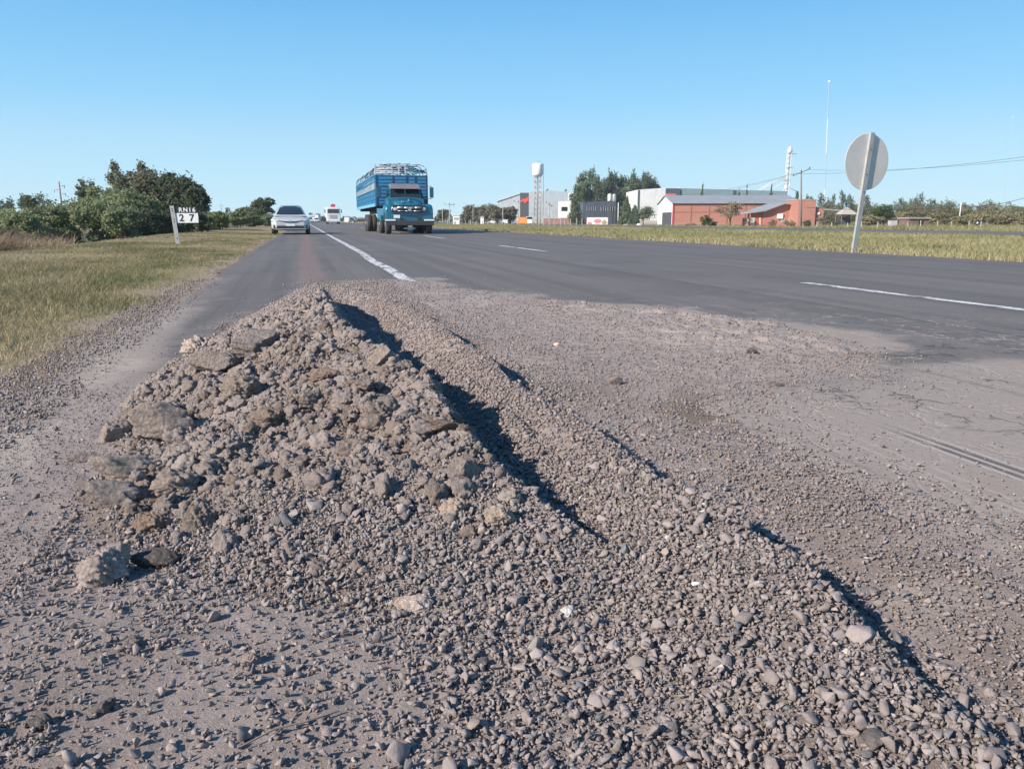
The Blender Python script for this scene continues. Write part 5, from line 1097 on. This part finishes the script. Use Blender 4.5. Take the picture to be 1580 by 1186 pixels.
mast(1279.5,1270,128,420,'very tall thin radio mast with white and haze grey sections behind the round sign',0,[M_mastw,M_mast,M_mastw,M_mast],.20)
mast(1562.5,1545,182,900,'faint far off radio mast near the right edge of the picture',0,[M_mast,M_mast,M_mast,M_mast],.22)
# wires
def wire(pts,label,r=.012):
    V=[]
    for (a,b) in zip(pts[:-1],pts[1:]):
        for i in range(13):
            t=i/12; q=a.lerp(b,t); q.z-=4*t*(1-t)*(b-a).length*.012; V.append(q)
    o=MB().tube(V,r,4).build('power_line',M_steel); tag(o,label,'wire','power lines on the right')
A=at(1236,262,118)
wire([at(1000,300,230),at(1226,268,118),at(1590,241,78)],'upper power line running from the leaning pole to the right edge',.016)
wire([at(1020,303,232),at(1248,262,118),at(1590,246,80)],'second power line just under the upper one',.014)
wire([at(1245,320,118),at(1479,318,140),at(1590,303,100)],'low thick cable in front of the scrub on the right',.03)
# ---------------------------------------------------------------- far side: trees and bushes
gB='leafless brownish trees left of the dark tower panel'
for i,(px,top,wp,d,lab,mt,tb) in enumerate([(683,321,26,175,'small round olive tree just right of the cattle truck',M_leafO,.5),(721,316,34,170,'leftmost of the brownish trees before the pale shed',M_twig,.5),(745,316,34,178,'second brownish tree from the left before the pale shed',M_twig,.45),(768,311,44,170,'widest brownish tree before the pale shed',M_twig,.5),(788,316,34,172,'brownish tree nearest the dark tower panel',M_twig,.4)]):
    tree_px('brown_tree',lab,'tree',gB,px,top,wp,d,mt,3200,.17,500+i,'bush' if i else 'round',base=ZF,tb=tb,stems=2)
gC='tall dark trees between the navy office and the white warehouse'
for i,(px,top,wp,d,lab,mt,sh,tb,n) in enumerate([
 (911,259,40,196,'tallest pointed conifer at the left of the dark grove',M_leafC,'tall',.6,5200),(898,280,30,190,'lower olive conifer left of the tallest one',M_leafC,'tall',.6,3600),(934,266,36,215,'dark conifer right of the tallest one',M_leafD,'tall',.35,4200),(953,268,38,218,'dark bushy conifer in the grove middle',M_leafD,'tall',.42,4200),
 (972,264,38,214,'greyish conifer in the grove middle',M_leafC,'tall',.42,4200),(990,268,38,212,'conifer left of the last one in the grove',M_leafD,'tall',.45,4200),(1008,267,38,216,'last tall conifer of the grove with a ragged crown',M_leafD,'tall',.4,4200),(1022,284,24,216,'small conifer ending the grove on the right',M_leafD,'tall',.4,2000),(962,290,60,205,'broad dark tree filling the grove behind the navy office',M_leafD,'bush',.35,5000),(925,285,50,208,'broad dark tree behind the navy office roof',M_leafD,'bush',.3,4200),
 (944,276,56,222,'broad dark tree filling the gap left of the grove middle',M_leafD,'bush',.35,5000),(982,275,60,222,'broad dark tree filling the gap right of the grove middle',M_leafD,'bush',.38,5000),(1006,285,44,222,'broad dark tree behind the white warehouse corner',M_leafD,'bush',.38,3600),(905,288,40,212,'broad olive tree under the tallest conifer',M_leafC,'bush',.4,4000),
 (887,300,26,160,'olive green cypress beside the navy office, left one',M_leafC,'cone',.62,4200),(968,305,26,162,'dense olive tree right of the navy office',M_leafC,'cone',.62,4200),(979,318,20,160,'lower dense bush right of the navy office',M_leafC,'cone',.5,2200)]):
    tree_px('conifer',lab,'tree',gC,px,top,wp,d,mt,n,.24 if d>180 else .17,520+i,sh,base=ZF,tb=tb)
tree_px('young_tree','young loose crowned tree before the white warehouse','tree',None,994,318,40,128,M_leafC,1700,.13,540,'round',base=ZF,tb=.7,sig=.26)
tree_px('bare_tree','wide nearly leafless tree before the brick shed','tree',None,1130,310,56,126,M_weed,1900,.13,541,'bareish',base=ZF,stems=5,tb=.5,sig=.3)
tree_px('bush','yellow green bush against the brick wall, left of the bare tree','bush',None,1090,330,22,128,M_leafY,1500,.09,542,'bush',base=ZF,stems=2,tb=.6)
tree_px('bush','dark low bush at the foot of the yellow green bush','bush',None,1101,341,16,129,M_leafD,500,.09,543,'bush',base=ZF,stems=2)
tree_px('bush','reddish low bush left of the yellow green bush','bush',None,1066,344,22,129,M_weed,500,.09,544,'bush',base=ZF,stems=2)
tree_px('bush','dry bush before the brick wing','bush',None,1192,337,18,112,M_weed,600,.09,545,'bush',base=ZF,stems=2); tree_px('bush','pale dry bush before the brick tower, left one','bush',None,1218,337,20,112,M_weed,600,.09,546,'bush',base=ZF,stems=2)
tree_px('bush','dark green bush in front of the orange brick tower','bush',None,1246,337,14,112,M_leafD,700,.08,547,'bush',base=ZF,stems=2)
gN='small spiky conifers showing above roofs and scrub'
for i,(px,top,d,lab) in enumerate([(1084,285,195,'small conifer top above the brick shed roof, left one'),(1153,289,195,'small conifer top above the brick shed roof, middle one'),(1191,285,195,'small conifer top above the brick shed roof, near the elevator'),(1141,293,195,'smallest conifer top above the brick shed roof'),(1231,296,150,'dark conifer beside the leaning pole'),(1248,300,170,'conifer behind the orange brick tower'),(1270,297,230,'conifer at the foot of the radio mast'),(1283,299,230,'conifer just right of the radio mast foot'),(1300,294,220,'taller conifer left of the round sign post'),(1313,299,220,'conifer behind the round sign post'),(1340,301,220,'conifer right of the round sign post'),(1396,305,230,'thin conifer above the scrub, left one'),(1421,296,230,'tallest thin conifer above the scrub on the right'),(1436,306,230,'dense short conifer above the scrub'),(1408,304,235,'short conifer left of the tallest thin one')]):
    tree_px('small_conifer',lab,'tree',gN,px,top,10 if i<4 else 16,d,M_leafC if i%2 else M_leafD,800,.20,560+i,'cone' if i<5 else 'tall',base=ZF,tb=.5)
gR='scrub bushes on the right beyond the far road'
k=0
for row,(d,top0,a,b,st,mt,tb,n) in enumerate([(225,309,1255,1640,24,M_leafO,.55,1500),(170,315,1262,1640,23,M_scrub,.45,1900),(132,326,1340,1640,24,M_scrub,.75,1700)]):
    nm=['far','middle','near'][row]
    for px in np.arange(a,b,st):
        px=px+random.uniform(-5,5); 
        if row==2 and px<1420 and k%2: k+=1; continue
        tree_px('scrub_bush','olive brown scrub bush in the %s row of scrub on the right'%nm,'bush',gR+', '+nm+' row',px,top0+random.uniform(-3,5),random.uniform(34,48),d+random.uniform(-8,8),mt if (k%3) else M_leafA if row==0 else M_scrub,n,.16 if row else .22,600+k,'bush',base=ZF,stems=2,tb=tb+random.uniform(-.12,.12)); k+=1
tree_px('leafy_tree','bright green low tree right of the round sign post','tree',None,1368,314,60,140,M_leafY,4200,.14,690,'bush',base=ZF,tb=.35,stems=2)
tree_px('bush','grey green bush left of the thatched hut','bush',None,1276,325,34,125,M_leafO,1500,.1,691,'bush',base=ZF,stems=2); tree_px('bush','dark low bush under the thatched hut','bush',None,1290,340,18,118,M_leafD,500,.09,692,'bush',base=ZF,stems=2)
# hut, shed, tyre sign
d=135; r=site('thatched_hut',1304,d,'small open hut with a pale pointed thatched roof behind the round sign post','hut'); h=Hh(331,d); t_=Hh(320,d)
MB().add([(-1.5,-1.5,h),(1.5,-1.5,h),(1.5,1.5,h),(-1.5,1.5,h),(-.15,0,t_),(.15,0,t_)],[(0,1,5,4),(1,2,5),(2,3,4,5),(3,0,4),(0,3,2,1)]).build('roof',simple('thatch',(.40,.36,.31),.95,var=.25,scale=5),r)
for x in(-1.2,1.2):
    for y in(-1.2,1.2): MB().bar((x,y,0),(x,y,h),.07,n=6).build('post',M_wood,r)
MB().box((0,.6,h*.4),(2.2,.1,h*.8)).build('back_wall',M_dkpanel,r)
r=site('pale_roof',1268,142,'flat pale sheet roof left of the thatched hut','canopy'); h=Hh(324,142); MB().prism([(0,h),(3.4,h-.2),(3.4,h+.0),(0,h+.3)],'y',0,3).build('roof',M_roofsh,r)
for x in(.2,3.2): MB().bar((x,.2,0),(x,.2,h-.1),.06,n=6).build('post',M_wood,r)
r=site('weathered_shed',1402,118,'low weathered brown shed half hidden in dry scrub','shed'); L=W(1402,1432,118); h=Hh(337,118); MB().box((L/2,1.5,h/2),(L,3,h)).build('wall',simple('weathered_wood',(.17,.11,.09),.95,var=.35,scale=2),r); MB().prism([(-.2,h-.05),(L+.2,h-.05),(L+.2,h+.1),(-.2,h+.12)],'y',-.3,3.3).build('roof',M_roofsh,r); MB().box((L*.6,-.03,h*.45),(.7,.05,h*.6)).build('opening',M_dash,r)
r=site('grey_tank',1379,112,'small grey white box on legs in the scrub right of the round sign','box'); h=Hh(340.5,112); MB().box((0,.4,h*.62),(1.0,.8,h*.75)).build('box',simple('whitewashed',(.42,.41,.42),.85),r,bevel=.03); MB().box((-.35,.1,h*.12),(.1,.1,h*.25)).box((.35,.1,h*.12),(.1,.1,h*.25)).build('leg',M_wood,r)
r=site('tyre_marker',1507,96,'black tyre standing on a stake as a marker before the right scrub','tyre'); z=Hh(350,96); 
MB().lathe([(.14,-.08),(.30,-.09),(.34,0),(.30,.09),(.14,.08),(.14,-.08)],22,Matrix.Translation((0,0,.80))@Matrix.Rotation(math.pi/2,4,'X'),cap=False).build('tyre',M_rubber,r); MB().box((0,.12,.4),(.08,.06,.9)).build('stake',M_whitewall,r); MB().lathe([(.135,-.04),(.135,.04)],16,Matrix.Translation((0,0,.80))@Matrix.Rotation(math.pi/2,4,'X')).build('hub',M_whitewall,r)
# ---------------------------------------------------------------- far end of the road
gF='distant trees at the end of the road'
for i,(px,top,wp,d) in enumerate([(432,334,18,330),(448,333,18,350),(466,331,16,420),(481,333,14,430),(497,328,18,400),(507,331,16,410),(524,333,16,430),(538,334,16,400),(556,334,18,380),(578,335,20,330),(600,335,22,330),(625,335,22,300),(650,335,24,280),(668,334,22,260)]):
    tree_px('distant_tree','small hazy tree in the row where the road ends','tree',gF,px,top,wp*1.4,d,M_leafD,500,.4,800+i,'bush',base=-.3,tb=.6,stems=2)
for k,(px,d,w0,top) in enumerate(((489,330,5,331),(535,380,7,335),(556,390,12,336.5),(486,340,8,334.5),(545,300,4,336))):
    r=empty('distant_house',(at(px,343,d).x,at(px,343,d).y,-.2),-PS,['pale narrow building at the end of the road left of the lorry','low white house just right of the lorry','long white roofed building behind the truck trailer wheels','low pale house between the silver car and the lorry','small white shed left of the truck trailer wheels'][k],'house'); L=w0*d/FPX; h=at(px,top,d).z+.2
    MB().box((0,2,h/2),(L,4,h)).build('wall',M_whitewall,r); MB().prism([(-L/2-.2,h),(L/2+.2,h),(0,h+.5)],'y',-.2,4.2).build('roof',M_roofsh,r)
g=np.random.default_rng(77); C=[]
def far_band(name,label,p0,p1,d,top,n,leaf,mat,zb=-.5):
    px=g.uniform(p0,p1,n); dd=d*g.uniform(.92,1.15,n); hgt=(np.array([at(float(a),top,float(b)).z for a,b in zip(px[:1],dd[:1])])[0]-zb)
    V0=[];T=[]
    for a,b in zip(px,dd):
        q=bl(float(a),float(b),zb); hh=hgt*(.7+.35*math.sin(a*.13)+.25*math.sin(a*.41+1)); V0.append((q.x,q.y,zb+hh*(1-g.random()**1.4)))
    Cc=np.array(V0);m=len(Cc);a=g.normal(size=(m,3));a/=np.linalg.norm(a,axis=1)[:,None];b=np.cross(a,g.normal(size=(m,3)));b/=np.linalg.norm(b,axis=1)[:,None];s=leaf*g.uniform(.5,1.2,(m,1))
    V=np.stack([Cc-a*s,Cc-b*s*.7,Cc+a*s,Cc+b*s*.7],1).reshape(-1,3); tag(mesh_np(name,V,np.arange(4*m).reshape(-1,4),mat,attrs=dict(tint=np.repeat(np.clip(g.normal(.5,.2,m),0,1),4))),label,'wood',kind='stuff')
far_band('far_wood','far off line of trees closing the horizon on the right',640,1640,520,330,9000,1.1,M_leafD)
far_band('far_thicket','far off line of trees closing the horizon behind the left thicket',-60,450,260,326,7000,.55,M_leafD,-.8)
# ---------------------------------------------------------------- air
def haze():
    mb=MB().box((50,750,75),(2400,1700,156)); o=mb.build('haze',None)
    m=bpy.data.materials.new('haze'); m.use_nodes=True; t=m.node_tree; t.nodes.remove(t.nodes['Principled BSDF']); v=t.nodes.new('ShaderNodeVolumePrincipled'); v.inputs['Color'].default_value=(.80,.90,1,1); v.inputs['Density'].default_value=HAZE; v.inputs['Anisotropy'].default_value=.0
    t.links.new(v.outputs[0],t.nodes['Material Output'].inputs['Volume']); o.data.materials.clear(); o.data.materials.append(m); tag(o,kind='stuff')
HAZE=0.0003
if HAZE: haze()
